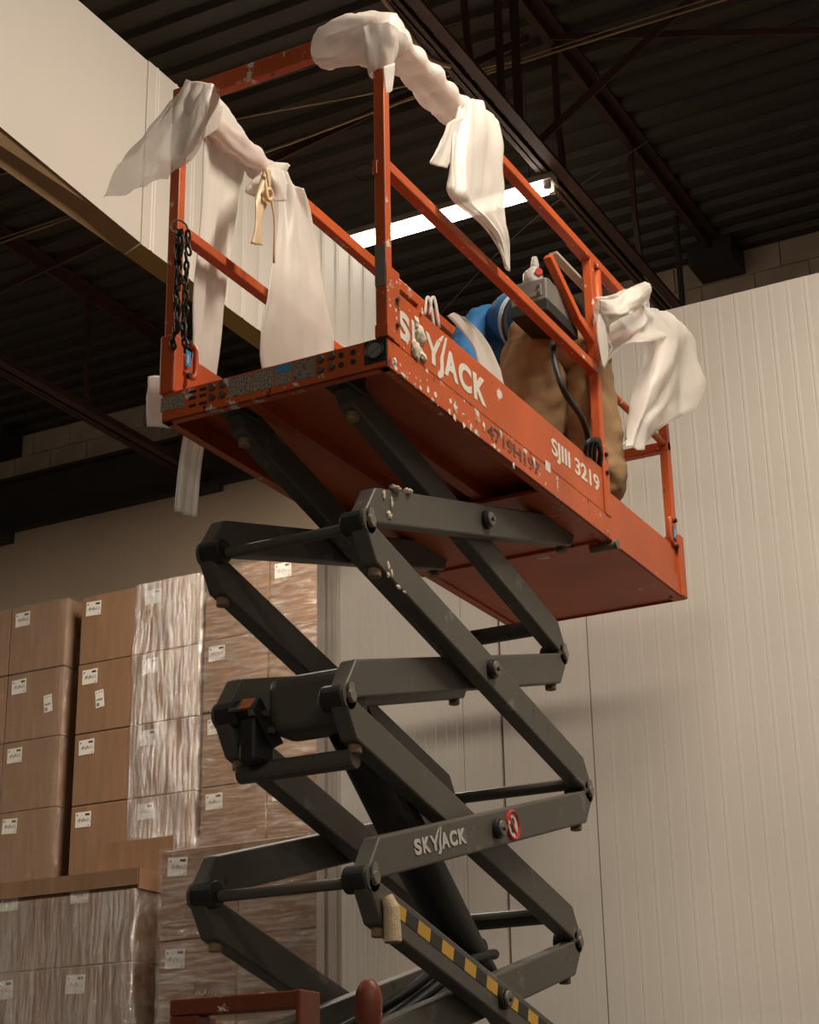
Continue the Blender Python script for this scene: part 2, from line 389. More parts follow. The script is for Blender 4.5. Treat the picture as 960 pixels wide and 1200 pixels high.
# cross bridging between trusses
br = struct_root('trim_7', (7.6, 1, 7))
MB().bar((7.62, 3.2, 6.2), (7.62, 1.75, 7.13), 0.012, 0.05).build('bridging_bar', 'joist', br)
MB().bar((7.9, 3.2, 7.08), (7.9, 1.0, 6.35), 0.012, 0.04).build('bridging_bar', 'joist', br)
MB().bar((7.62, 3.2, 6.9), (7.62, 7.4, 6.25), 0.012, 0.05).build('bridging_bar', 'joist', br)
MB().bar((7.2, 3.2, 6.2), (7.2, 3.2, 7.05), 0.03, 0.04).bar((7.42, 3.2, 6.2), (7.42, 3.2, 7.05), 0.03, 0.06).build('web_plate', 'joist', br)

# ---- white ribbed cold-room wall
fw = struct_root('wall_cold_room', (FX, 3, 0))
def ribbed_panel(name, ya, yb, z0, z1, rib, parent, mat='white_panel', flip=False, xface=FX, depth=0.1, rh=0.0012):
    pts = [(xface, ya)]; y = ya + rib * 0.5
    while y < yb - rib * 0.35:
        pts += [(xface, y - .014), (xface - rh, y - .007), (xface - rh, y + .003), (xface + rh * .8, y + .008), (xface, y + .014)]; y += rib
    pts.append((xface, yb)); poly = pts + [(xface + depth, yb), (xface + depth, ya)]
    n = len(poly); vs = [(x, y, z0) for x, y in poly] + [(x, y, z1) for x, y in poly]
    fs = [(k, (k + 1) % n, n + (k + 1) % n, n + k) for k in range(n)] + [tuple(range(n, 2 * n)), tuple(reversed(range(n)))]
    mb = MB(); mb._add(vs, fs); return mb.build(name, mat, parent)
TOPZ = 4.955
g = 0.004
ribbed_panel('wall_panel', 3.68, 4.385, 0, TOPZ, 0.058, fw, rh=0.0009)
ribbed_panel('wall_panel', 3.482, 3.677, 0, TOPZ, 0.1, fw, rh=0.0006)
ribbed_panel('wall_panel', 3.012, 3.466, 0, TOPZ - .004, 0.09, fw, rh=0.0007)
ribbed_panel('wall_panel', 1.58, 3.006, 0, TOPZ, 0.0865, fw)
ribbed_panel('wall_panel', 0.15, 1.575, 0, TOPZ + .004, 0.0865, fw)
ribbed_panel('wall_panel', -1.45, 0.145, 0, TOPZ, 0.0865, fw)
MB().box(FX + .1, FX + .13, -1.45, 4.4, 0, TOPZ - .02).build('panel_core', 'steel', fw)
tr_ = struct_root('trim_8', (FX, 4.45, 0))
MB().box(FX - .012, FX + .15, 4.385, 4.41, 0, TOPZ).build('corner_strip', 'trim', tr_, bevel=.002)
MB().box(FX - .004, FX + .15, 4.41, 4.455, 0, TOPZ).build('corner_strip', 'trim', tr_, bevel=.002)
MB().box(FX - .014, FX + .15, 4.455, 4.50, 0, TOPZ).build('corner_strip', 'trim', tr_, bevel=.002)

# ---- hanging header made of white panels, left of the lift
BY = 3.65; th = 0.075
hd = struct_root('wall_header', (5, BY, 4.3))
def header_panel(xa, xb, z0a, z0b, z1, ribs):
    n = max(2, int((xb - xa) / 0.115)) if ribs else 2
    front = []; 
    for i in range(n):
        x = xa + (xb - xa) * i / (n - 1)
        front.append((x, 0.0))
        if ribs and i < n - 1:
            dx = (xb - xa) / (n - 1); front += [(x + dx * .42, 0), (x + dx * .46, -.003), (x + dx * .54, -.003), (x + dx * .58, .003), (x + dx * .62, 0)]
    mb = MB(); rows = []
    low = [(x, BY + o, z0a + (z0b - z0a) * (x - xa) / (xb - xa)) for x, o in front]; top = [(x, BY + o, z1) for x, o in front]
    mb.grid([low, top])
    lb = [(x, BY + th, 4.285) for x, o in front]; tb = [(x, BY + th, z1) for x, o in front]
    mb.grid([tb, lb]); mb.grid([top, tb])
    mb._add([low[0], top[0], tb[0], lb[0]], [(0, 1, 2, 3)]); mb._add([low[-1], top[-1], tb[-1], lb[-1]], [(3, 2, 1, 0)])
    p = mb.build('header_panel', 'white_panel', hd)
    e = MB(); e._add([low[0], low[-1], (xb, BY + th, 4.285), (xa, BY + th, 4.285)], [(0, 1, 2, 3)])
    e._add([tuple(Vector(q) + Vector((0, 0, .02))) for q in (low[0], low[-1], (xb, BY + th, 4.285), (xa, BY + th, 4.285))], [(3, 2, 1, 0)])
    e.build('panel_edge', 'rawedge' if not ribs else 'rawedge2', hd)
header_panel(2.6, 4.76, 4.46, 4.315, 5.14, False)
header_panel(4.765, 5.92, 4.312, 4.305, 5.145, True)
header_panel(5.925, 7.48, 4.305, 4.30, 5.14, True)
# hanger rod at right, above the cold room wall
hr = at(799, 345, X=10.3)
struct(MB().cyl((hr.x, hr.y, 6.2), (hr.x, hr.y, CEIL), 0.022, 8).build('trim_9', 'steel'))

# ---- fluorescent lamps
for i, (lx, ya, yb, lz, end) in enumerate(LAMPS):
    L_ = thing('strip_lamp' + end, 'bare fluorescent strip lamp glowing under the roof truss behind the lift' if i == 0 else 'fluorescent strip lamp hung from the roof away from the lift',
               'lamp', (lx, (ya + yb) / 2, lz), None if i == 0 else 'roof strip lamps')
    MB().prism_y([(lx - .06, lz), (lx - .035, lz + .055), (lx + .035, lz + .055), (lx + .06, lz)], ya, yb).build('lamp_housing', 'housing', L_, bevel=.003)
    for sx in (-.035, .035):
        MB().cyl((lx + sx, ya + .05, lz - .022), (lx + sx, yb - .05, lz - .022), 0.019, 12).build('lamp_tube' + end, 'glow', L_, smooth=True)
        for ye in (ya + .03, yb - .03):
            MB().box(lx + sx - .014, lx + sx + .014, ye - .018, ye + .018, lz - .045, lz).build('lamp_holder', 'housing', L_)
    for ye in (ya + .15, yb - .15):
        MB().cyl((lx, ye, lz + .05), (lx, ye, CEIL), 0.004, 6).build('hanger_wire', 'wire_dark', L_)
    ld = bpy.data.lights.new('strip_light' + end, 'AREA'); ld.shape = 'RECTANGLE'; ld.size = 0.12; ld.size_y = (yb - ya) - .1
    ld.energy = LAMP_W; ld.color = LAMP_COL
    lo = bpy.data.objects.new('strip_light' + end, ld); COL.objects.link(lo); lo.location = (lx, (ya + yb) / 2, lz - .046); adopt(lo, L_)

# ---- cables under the roof
def cable(pts, r, mat, label, n=24, group=None):
    c = tag(MB().tube(catmull(pts, n), r, 6).build('cable', mat, smooth=True), label, 'cable', group); return c
def zc(q, z): return at(q[0], q[1], Z=z)
cable([zc((-60, 307), 6.72), zc((98, 250), 6.62), zc((313, 178), 6.58), zc((490, 113), 6.60), zc((705, 44), 6.64), zc((900, -15), 6.75)], 0.006, 'wire', 'tan cable sagging across under the roof, lower of a pair')
cable([zc((-60, 300), 6.78), zc((110, 243), 6.66), zc((320, 174), 6.60), zc((490, 111), 6.62), zc((705, 38), 6.68), zc((900, -22), 6.8)], 0.004, 'wire', 'thin tan cable sagging beside a thicker cable under the roof')
cable([zc((-40, 215), 6.5), zc((35, 196), 6.5), zc((270, 141), 6.5), zc((437, 109), 6.52), zc((600, 72), 6.6)], 0.005, 'wire', 'tan cable stretched behind the end rail of the lift platform')
cable([zc((270, 110), 6.55), zc((390, 70), 6.55), zc((560, 20), 6.6)], 0.003, 'wire_dark', 'thin grey wire near the top end rail of the lift')
cable([zc((500, 385), 6.4), zc((620, 262), 6.35), zc((760, 165), 6.5)], 0.003, 'wire_dark', 'thin wire slanting up from behind the worker to the roof')
cable([at(440, -12, Z=6.137), at(470, 26, Z=6.134), at(500, 66, Z=6.132), at(528, 78, Z=6.137)], 0.012, 'wire', 'pale cable lying along the truss bottom chord above the wrapped corner')

# ================================================================== scissor lift
Xb, Yb, W, Zb, TB = 3.857, 2.092, 0.76, 3.0385, 0.093
LM, LE = 1.65, 2.425
DECK = Zb + TB; TOE = 3.302; YL = Yb + W; YC = Yb + W / 2
Xn, Xf, HS = 3.935, 5.417, 0.4847
ZT = 3.114
lift = thing('scissor_lift', 'orange-red scissor lift with raised platform on dark grey crossed arms', 'scissor lift', (4.7, YC, 0))
HH = 0.052
def arm(yc, U, D, right, decals=None, k=0, inner=False):
    """one scissor arm; U, D pins (x,z); pin on the top edge at U, bottom edge at D"""
    U, D = Vector((U[0], 0, U[1])), Vector((D[0], 0, D[1]))
    a0 = U + Vector((0, 0, -HH * 0.92)); a1 = D + Vector((0, 0, HH * 0.92))
    d = (a1 - a0).normalized(); n = Vector((d.z, 0, -d.x));  n = n if n.z > 0 else -n
    Ln = (a1 - a0).length; hh = HH
    def P(s, t): q = a0 + d * s + n * t; return (q.x, q.z)
    ext = 0.035
    poly = [P(-ext, hh), P(-ext, hh - .03), P(.012, -hh * .35), P(.05, -hh), P(Ln + ext, -hh), P(Ln + ext, -hh + .03), P(Ln - .012, hh * .35), P(Ln - .05, hh)]
    o = MB().prism_y(poly, yc - .026, yc + .026).build('scissor_arm', 'arm', lift, bevel=.007, seg=3)
    yo = yc - .026 if right else yc + .026; sg = -1 if right else 1
    # pin with retaining plate at the lower joint, big pivot disc in the middle
    for pt in (D,):
        ins = -sg
        MB().cyl((pt.x, yo + ins * .010, pt.z), (pt.x, yo + ins * .078, pt.z), 0.036, 24).build('pivot_boss', 'boss', o, bevel=.004)
        MB().prism_y([(pt.x + .037 * math.cos(q), pt.z + .037 * math.sin(q)) for q in [j * math.pi / 12 for j in range(24)]], yo, yo + ins * .010).build('clevis_plate', 'arm', o, bevel=.002)
        MB().cyl((pt.x, yo, pt.z), (pt.x, yo + sg * .012, pt.z), 0.017, 14).build('pivot_pin', 'pin', o, bevel=.002)
        MB().prism_y([(pt.x + .012 * math.cos(q) + (.006 if math.cos(q) > 0 else -.004), pt.z + .03 * math.sin(q) + .01) for q in [j * math.pi / 6 for j in range(12)]], yo, yo + sg * .006).build('pin_keeper', 'pin', o)
    if not inner:
        mid = (U + D) / 2
        MB().cyl((mid.x, yo, mid.z), (mid.x, yo + sg * .016, mid.z), 0.030, 24).build('pivot_collar', 'boss', o, bevel=.003)
        MB().cyl((mid.x, yo + sg * .016, mid.z), (mid.x, yo + sg * .026, mid.z), 0.023, 20).build('pivot_cap', 'pin', o, bevel=.003)
        MB().cyl((mid.x, yo + sg * .026, mid.z), (mid.x, yo + sg * .034, mid.z), 0.009, 6).build('pivot_bolt', 'zinc', o)
    pc = a0 + d * .085 - n * hh
    MB().cyl((pc.x, yc, pc.z + .01), (pc.x, yc, pc.z - .02), 0.019, 16).build('wear_pad', 'pad', o, bevel=.004)
    return o, a0, d, n, Ln, yo
YOR, YIR = 2.222, 2.288
YOL, YIL = 2 * YC - YOR, 2 * YC - YIR
zlev = [ZT - k * HS for k in range(6)]
ARMS = {}
for k in range(5):
    for side, yo_, yi_ in (('R', YOR, YIR), ('L', YOL, YIL)):
        r_ = side == 'R'
        if k % 2 == 0: uo, do = (Xf, zlev[k]), (Xn, zlev[k + 1])
        else: uo, do = (Xn, zlev[k]), (Xf, zlev[k + 1])
        ui, di = (Xn + Xf - uo[0], zlev[k]), (Xn + Xf - do[0], zlev[k + 1])
        ARMS[('o', k, side)] = arm(yo_, uo, do, r_)
        ARMS[('i', k, side)] = arm(yi_, ui, di, r_, inner=True)
# cross tubes joining left and right arms
def ctube(x, z, ya, yb, r, seg=16, mat='arm'): return MB().cyl((x, ya, z), (x, yb, z), r, seg).build('cross_tube', mat, lift, smooth=False, bevel=.003)
for k in (1, 3): ctube(Xn + .012, zlev[k] - .004, YOR, YOL, .0155, mat='arm')
for k in (2, 4): ctube(Xf - .03, zlev[k] + .025, YOR, YOL, .02)
for k in (1, 3): ctube(Xf - .11, zlev[k] + .075, YIR, YIL, .028)
ctube(Xn + .075, zlev[2] - .15, YIR, YIL, .028)
# big cylinder carrier beam between the inner arms
MB().box(Xn + .055, Xn + .20, YIR + .02, YIL - .09, zlev[2] - .055, zlev[2] + .11).build('carrier_beam', 'arm', lift, bevel=.035, seg=4)
# lower carrier and hydraulic cylinder
MB().box(Xf - .30, Xf - .16, YIR + .02, YIL - .02, zlev[4] + .02, zlev[4] + .15).build('carrier_beam', 'arm', lift, bevel=.03, seg=4)
hc = MB().cyl((Xn + .16, YC - .09, zlev[2] + .02), (Xn + 1.0, YC - .09, zlev[4] + .30), .068, 24).build('hydraulic_cylinder', 'boss', lift, smooth=True)
MB().cyl((Xn + 1.0, YC - .09, zlev[4] + .30), (Xf - .2, YC - .09, zlev[4] + .1), .032, 20).build('piston_rod', 'pin', hc, smooth=True)
# valve bracket with an orange sticker near the left inner joint
bq = [at(267, 833, X=Xn - .045), at(274, 821, X=Xn - .005), at(306, 817, X=Xn - .005), at(299, 828, X=Xn - .045)]
bn = (bq[1] - bq[0]).cross(bq[3] - bq[0]).normalized() * .006
mb = MB(); mb._add(bq + [q + bn for q in bq], [(0, 1, 2, 3), (7, 6, 5, 4), (0, 4, 5, 1), (1, 5, 6, 2), (2, 6, 7, 3), (3, 7, 4, 0)])
vb = mb.build('valve_bracket', 'arm', lift)
def strap(a, b, c, d_, yy, w_=.012):
    P_ = [at(*q, Y=yy) for q in (a, b, c, d_)]
    return MB().prism_y([(q.x, q.z) for q in P_], yy, yy + w_).build('bracket_strap', 'boss', vb, bevel=.002)
strap((299, 828), (306, 817), (333, 871), (321, 877), bq[3].y)
for px_, py_ in ((309, 836), (316, 856)):
    q = at(px_, py_, Y=bq[3].y); MB().cyl(q, q + Vector((0, -.012, 0)), .010, 8).build('bolt', 'zinc', vb)
t0, t1, t2, t3 = [bq[0].lerp(bq[3], f) for f in (.35, .8)] + [bq[1].lerp(bq[2], f) for f in (.8, .35)]
off_ = (CAM - bq[0]).normalized() * .003
mb = MB(); mb._add([q + off_ for q in (t0, t1, t2, t3)], [(0, 1, 2, 3)]); mb.build('sticker', 'orange_sticker', vb, thick=.001)
MB().box(Xn - .01, Xn + .09, bq[3].y + .02, bq[0].y - .01, zlev[2] - .14, zlev[2] - .01).build('valve_block', 'boss', vb, bevel=.012)
# hoses looping through the lower arms
for kk, (ya, yb_, dz) in enumerate(((YIR + .02, YIL - .1, .0), (YIR + .05, YIL - .02, .03), (YIR + .09, YIL - .16, -.03))):
    MB().tube(catmull([(Xn + .2, yb_, zlev[4] + .02 + dz), (Xn + .35, (ya + yb_) / 2 + .06, zlev[4] + .10 + dz), (Xn + .55, ya + .08, zlev[4] + .22 + dz), (Xn + .8, ya + .02, zlev[4] + .36 + dz), (Xn + .98, ya + .02, zlev[4] + .40)], 20), .016, 8).build('hose', 'rubber', lift, smooth=True)
# arm lettering, hand-warning sign, hazard tape
o, a0, d, n, Ln, yo = ARMS[('o', 2, 'R')]
base_pt = a0 + d * (Ln * .5)
e_dir = Vector((-d.x, 0, -d.z)) if d.x < 0 else d
lx = at(486, 1002, Y=yo); 
def on_arm(q, s_off, t_off): return q
p0 = a0 + d * Ln; p0 = Vector((p0.x, yo - .0005, p0.z))
def logo(parent, origin, xd, yd, h, mat, xs=1.0, sp=1.02):
    """wordmark: letters, with a split slanted mark between Y and J"""
    xd, yd = Vector(xd).normalized(), Vector(yd).normalized(); org = Vector(origin); k = h / .70 * xs
    nrm = xd.cross(yd)
    def poly(pts):
        mb = MB(); a = [org + xd * (x * h * xs) + yd * (y * h) for x, y in pts]; nn = len(a)
        mb._add(a + [q + nrm * .0012 for q in a], [tuple(range(nn)), tuple(reversed(range(nn, 2 * nn)))] + [(i, (i + 1) % nn, nn + (i + 1) % nn, nn + i) for i in range(nn)])
        return mb
    def letter(ch, xa, xb):
        t = text_obj('lettering', ch, mat, parent, (0, 0, 0), (1, 0, 0), (0, 1, 0), 1.0, 1, offset=.045, depth=1.0)
        co = [v.co.copy() for v in t.data.vertices]; lo = min(c.x for c in co); hi = max(c.x for c in co); yl = min(c.y for c in co); yh = max(c.y for c in co)
        for v, c in zip(t.data.vertices, co):
            v.co = org + xd * ((xa + (c.x - lo) / (hi - lo) * (xb - xa)) * h * xs) + yd * ((c.y - yl) / (yh - yl) * h) + nrm * (.0012 * (c.z + .5))
    letter('S', 0, .58); letter('K', .70, 1.36)
    x = 1.36
    # Y
    mb = poly([(x, 1.0), (x + .20, 1.0), (x + .42, .60), (x + .62, 1.02), (x + .80, 1.02), (x + .50, .42), (x + .50, 0), (x + .31, 0), (x + .31, .42)]); mb.build('lettering', mat, parent)
    # double slash rising above: one from the Y, the other running down into the J
    poly([(x + .66, 1.05), (x + .82, 1.05), (x + 1.00, 1.40), (x + .92, 1.36)]).build('lettering', mat, parent)
    poly([(x + 1.06, 1.36), (x + 1.16, 1.42), (x + .93, .55), (x + .93, .02), (x + .87, -.18), (x + .75, -.28), (x + .60, -.26), (x + .66, -.06), (x + .72, -.06), (x + .75, .10), (x + .75, .40)]).build('lettering', mat, parent)
    letter('A', 2.32, 3.06); letter('C', 3.10, 3.80); letter('K', 3.92, 4.62)
q0 = at(487, 1003, Y=yo - .001)
q9 = at(549, 985, Y=yo - .001)
logo(o, q0, e_dir, Vector((-e_dir.z, 0, e_dir.x)), .043, 'logo_grey', xs=(q9.x - q0.x) / (4.62 * .043))
sg = at(601, 967, Y=yo - .002)
MB().tube([(sg.x, yo, sg.z), (sg.x, yo - .002, sg.z)], .045, 32).build('warning_sign', 'signwhite', o)
MB().torus((sg.x, yo - .003, sg.z), .0415, .0055, (0, 1, 0), 36, 6).build('warning_ring', 'signred', o)
MB().bar((sg.x - .025, yo - .003, sg.z + .025), (sg.x + .025, yo - .003, sg.z - .025), .003, .008).build('warning_bar', 'signred', o)
hand = MB().box(sg.x - .010, sg.x + .012, yo - .0028, yo - .002, sg.z - .022, sg.z + .004)
for j in range(4): hand.box(sg.x - .010 + j * .0058, sg.x - .0055 + j * .0058, yo - .0028, yo - .002, sg.z + .003, sg.z + .018 + (.004 if j in (1, 2) else 0))
hand.bar((sg.x - .010, yo - .0024, sg.z - .012), (sg.x - .02, yo - .0024, sg.z + .002), .001, .006)
hand.build('warning_hand', 'black', o)
# hazard tape on the fourth outer arm
o, a0, d, n, Ln, yo = ARMS[('o', 3, 'R')]
s = .10; j = 0
while s < Ln - .1:
    c = a0 + d * (s + .035) + n * .014
    if abs((a0 + d * (Ln / 2) - c).length) > .03 or True:
        MB().obox((c.x, yo - .0006, c.z), d * .035, (0, .0008, 0), n * .018).build('hazard_tape', 'yellow' if j % 2 == 0 else 'black', o)
    s += .070; j += 1
pc = a0 + d * .085 - n * HH
MB().tube([(pc.x - .02, YOR - .036, pc.z + .078), (pc.x - .014, YOR - .046, pc.z + .05), (pc.x - .012, YOR - .048, pc.z - .035)], [.016, .021, .023], 18).build('taped_pad', 'tape', o, smooth=False)
MB().cyl((pc.x - .012, YOR - .048, pc.z - .035), (pc.x - .012, YOR - .048, pc.z - .038), .021, 18).build('pad_face', 'pad', o)
# dried foam on the arms
a1o = ARMS[('o', 0, 'R')][0]; a2o = ARMS[('o', 1, 'R')][0]
for (px, py, r, sd) in ((463, 573, (.022, .016, .007), 1), (478, 576, (.016, .012, .009), 2), (456, 604, (.012, .006, .012), 3), (450, 580, (.007, .004, .014), 4), (459, 590, (.005, .004, .018), 6)):
    q = at(px, py, Y=YOR - .027); blob('foam_drip', 'foamdrip', a1o, q, r, sd, .5)
for (px, py, r, sd) in ((455, 664, (.006, .004, .014), 5), (459, 672, (.005, .004, .012), 7), (467, 688, (.012, .003, .006), 8), (455, 674, (.006, .004, .008), 9), (474, 694, (.008, .003, .004), 10)):
    q = at(px, py, Y=YOR - .027); blob('foam_drip', 'foamdrip', a2o, q, r, sd, .5)

# ---- platform
pf = MB()
T = .006
# main frame: side channels, end beam, underside sheet
side = MB().box(Xb, Xb + LM, Yb, Yb + T, Zb, DECK).box(Xb, Xb + LM, Yb, Yb + .03, Zb, Zb + T).box(Xb, Xb + LM, Yb, Yb + .03, DECK - T, DECK).build('side_beam', 'redworn', lift, bevel=.002)
MB().box(Xb, Xb + LM, YL - T, YL, Zb, DECK).box(Xb, Xb + LM, YL - .03, YL, Zb, Zb + T).build('side_beam', 'red', lift, bevel=.002)
endb = MB().box(Xb, Xb + T, Yb, YL, Zb, DECK).box(Xb, Xb + .03, Yb, YL, Zb, Zb + T).build('end_beam', 'redworn', lift, bevel=.002)
MB().box(Xb + T, Xb + LM, Yb + T, YL - T, DECK - .02, DECK).build('deck_plate', 'red', lift)
for yy in (YC - .12, YC + .12): MB().box(Xb + .02, Xb + LM, yy - .02, yy + .02, Zb + .03, DECK - .02).build('deck_rib', 'red', lift)
for yy in (YIR + .0, YIL): MB().box(Xb + .02, Xb + .16, yy - .04, yy + .04, Zb + .01, DECK - .02).build('pivot_bracket', 'boss', lift, bevel=.006)
# extension frame
MB().box(Xb + LM - .1, Xb + LE, Yb + .008, Yb + .014, Zb + .002, DECK - .008).box(Xb + LM - .1, Xb + LE, Yb + .008, Yb + .04, Zb + .002, Zb + .008).build('side_beam', 'red', lift, bevel=.002)
MB().box(Xb + LM - .1, Xb + LE, YL - .014, YL - .008, Zb + .002, DECK - .008).box(Xb + LM - .1, Xb + LE, YL - .04, YL - .008, Zb + .002, Zb + .008).build('side_beam', 'red', lift, bevel=.002)
MB().box(Xb + LE - .006, Xb + LE, Yb + .008, YL - .008, Zb + .002, 3.30).build('end_beam', 'red', lift, bevel=.002)
MB().box(Xb + LM - .55, Xb + LE, Yb + .032, YL - .032, Zb + .010, Zb + .022).build('deck_plate', 'red', lift)
MB().box(Xb + LM - .02, Xb + LM + .05, Yb + .05, YL - .05, Zb + .0, Zb + .012).build('deck_rib', 'red', lift, bevel=.003)
rp = at(719, 645, Y=Yb + .01)
MB().cyl((Xb + LM + .01, Yb + .09, Zb - .008), (Xb + LM + .01, Yb - .008, Zb - .008), .017, 18).build('guide_roller', 'pad', lift, bevel=.003)
MB().cyl((Xb + LM + .01, Yb - .008, Zb - .008), (Xb + LM + .01, Yb - .016, Zb - .008), .02, 18).build('roller_cap', 'zinc', lift, bevel=.003)
# toe boards
toe = MB().box(Xb, Xb + LM - .005, Yb + .003, Yb + .012, DECK + .001, TOE).build('toe_board', 'red', lift, bevel=.002)
MB().box(Xb + .03, Xb + LM - .005, YL - .012, YL - .003, DECK + .001, 3.30).build('toe_board', 'railred', lift, bevel=.002)
etoe = MB().box(Xb + LM - .08, Xb + LE - .03, Yb + .016, Yb + .024, DECK - .005, 3.245).build('toe_board', 'red', lift, bevel=.002)
MB().box(Xb + LM - .08, Xb + LE - .03, YL - .024, YL - .016, DECK - .005, 3.245).build('toe_board', 'red', lift, bevel=.002)
# end upright tab at the near end of the toe board, worn red
MB().box(Xb - .002, Xb + .075, Yb - .003, Yb + .003, DECK, TOE + .06).build('corner_plate', 'redworn', toe, bevel=.002)
for zz in (3.19, 3.27): 
    MB().cyl((Xb + .055, Yb - .003, zz), (Xb + .055, Yb - .011, zz), .008, 6).build('bolt', 'zinc', toe)
# lettering on the toe board
xd = Vector((1, 0, 0)); zd = Vector((0, 0, 1))
hl = .09
logo(toe, (3.925, Yb + .0028, 3.163), xd, zd, hl, 'paint_white', xs=(4.497 - 3.925) / (4.62 * hl))
def line_text(body, mat, parent, xa, xb, z0, h, y, off):
    t = text_obj('lettering', body, mat, parent, (0, 0, 0), xd, zd, h, 1, offset=off, depth=.0015)
    co = [v.co.copy() for v in t.data.vertices]; lo = min(c.x for c in co); hi = max(c.x for c in co); zl = min(c.z for c in co); zh = max(c.z for c in co)
    co = [Vector((xa + (c.x - lo) / (hi - lo) * (xb - xa), y + c.y, z0 + (c.z - zl) / (zh - zl) * h)) for c in co]
    # one object per character
    par = list(range(len(co)))
    def find(a):
        while par[a] != a: par[a] = par[par[a]]; a = par[a]
        return a
    polys = [tuple(p.vertices) for p in t.data.polygons]
    for p in polys:
        for a in p[1:]: par[find(a)] = find(p[0])
    isl = {}
    for p in polys: isl.setdefault(find(p[0]), []).append(p)
    bpy.data.objects.remove(t)
    for ps in isl.values():
        ids = sorted({a for p in ps for a in p}); mp = {a: k for k, a in enumerate(ids)}
        mb = MB(); mb._add([co[a] for a in ids], [tuple(mp[a] for a in p) for p in ps]); mb.build('lettering', mat, parent)
line_text('SJIII 3219', 'paint_white', toe, 5.0, 5.415, 3.174, .080, Yb + .0024, .023)
line_text('4719H197', 'paint_black', side, 4.492, 4.885, 3.066, .046, Yb - .0006, .02)
q = at(642, 546, Y=Yb)
st = MB().box(q.x - .02, q.x + .02, Yb - .001, Yb, q.z - .02, q.z + .015).build('torn_sticker', 'signwhite', side)
# foam lump stuck on the toe board
for px, py, r, sd in ((492, 393, (.03, .012, .028), 21), (487, 410, (.022, .01, .03), 22), (496, 419, (.02, .008, .014), 24), (488, 378, (.01, .006, .018), 25)):
    blob('foam_lump', 'foamdrip', toe, at(px, py, Y=Yb), r, sd, .5)
for px, py, r, sd in ((472, 440, (.016, .004, .006), 31), (463, 424, (.008, .003, .012), 32), (533, 478, (.008, .003, .012), 33), (543, 486, (.006, .003, .004), 34), (567, 500, (.006, .003, .014), 35), (602, 546, (.006, .003, .01), 36), (626, 543, (.006, .003, .02), 37)):
    blob('paint_chip', 'paint_white', side, at(px, py, Y=Yb), r, sd, .6)
# scattered paint chips: many tiny flakes, joined
mb = MB(); rnd = random.Random(5)
def chip(x, z, r, y=Yb - .0006):
    n_ = 7; pts_ = [(x + math.cos(2 * math.pi * k / n_) * r * rnd.uniform(.5, 1.3), z + math.sin(2 * math.pi * k / n_) * r * rnd.uniform(.5, 1.6)) for k in range(n_)]
    mb.prism_y(pts_, y, y + .0009)
for _ in range(34):
    x_ = Xb + .01 + abs(rnd.gauss(0, .35)); 
    if x_ < Xb + LM - .1: chip(x_, rnd.choice((Zb + .006, Zb + .012, DECK - .008, Zb + .03, Zb + .05)) + rnd.uniform(-.006, .006), rnd.choice((.002, .003, .004, .009)))
o = mb.build('paint_flakes', 'paint_white', side); o['kind'] = 'stuff'
mb = MB()
for _ in range(20): chip(Xb + .004 + abs(rnd.gauss(0, .12)), rnd.uniform(DECK + .01, TOE + .03) if _ % 3 else DECK + .004, rnd.uniform(.002, .007), Yb - .0036 if False else Yb - .0034)
o = mb.build('paint_flakes', 'paint_white', toe); o['kind'] = 'stuff'
# end beam decals, slots, bolts
def dplate(q, mat, parent=endb, name='decal', off=.0012):
    ys = [at(*p, X=Xb).y for p in q]; zs = [at(*p, X=Xb).z for p in q]
    return MB().box(Xb - off, Xb + .001, min(ys), max(ys), min(zs), max(zs)).build(name, mat, parent)
z_hi, z_lo = DECK - .006, Zb + .025
def dec(xa, xb, mat, za=z_lo, zb=z_hi):
    ya = at(xa, 440, X=Xb).y; yb = at(xb, 440, X=Xb).y
    return MB().box(Xb - .0012, Xb + .001, min(ya, yb), max(ya, yb), za, zb).build('decal', mat, endb)
dec(190, 217, 'decal', Zb + .035, Zb + .08); dec(268, 296, 'decal'); dec(297, 321, 'decal'); dec(323, 342, 'decal', z_lo, Zb + .065); dec(323, 342, 'blue_sticker', Zb + .066, z_hi); dec(344, 370, 'decal2')
for px in (226, 238): 
    for zz in (.03, .055, .075):
        yy = at(px, 460, X=Xb).y; MB().box(Xb - .0012, Xb + .001, yy - .012, yy + .012, Zb + zz - .004, Zb + zz + .005).build('slot', 'black', endb)
for px in (250, 262, 377, 390):
    for zz in (.04, .072):
        yy = at(px, 450, X=Xb).y; MB().cyl((Xb, yy, Zb + zz), (Xb - .012, yy, Zb + zz), .010, 6).build('bolt', 'zinc', endb)
for px in (400, 414):
    for zz in (.04, .07):
        yy = at(px, 420, X=Xb).y; MB().cyl((Xb, yy, Zb + zz), (Xb - .0015, yy, Zb + zz), .009, 10).build('slot', 'black', endb)
yy = at(440, 405, X=Xb).y
MB().box(Xb - .003, Xb + .001, yy - .036, yy + .034, Zb + .02, DECK - .002).build('latch_plate', 'boss', endb)
MB().torus((Xb - .006, yy, Zb + .056), .026, .004, (1, 0, 0), 28, 6).build('latch_ring', 'boss', endb)
MB().cyl((Xb - .003, yy, Zb + .056), (Xb - .008, yy, Zb + .056), .023, 24).bar((Xb - .009, yy - .016, Zb + .066), (Xb - .009, yy + .016, Zb + .046), .004, .004).build('latch_knob', 'alu', endb)
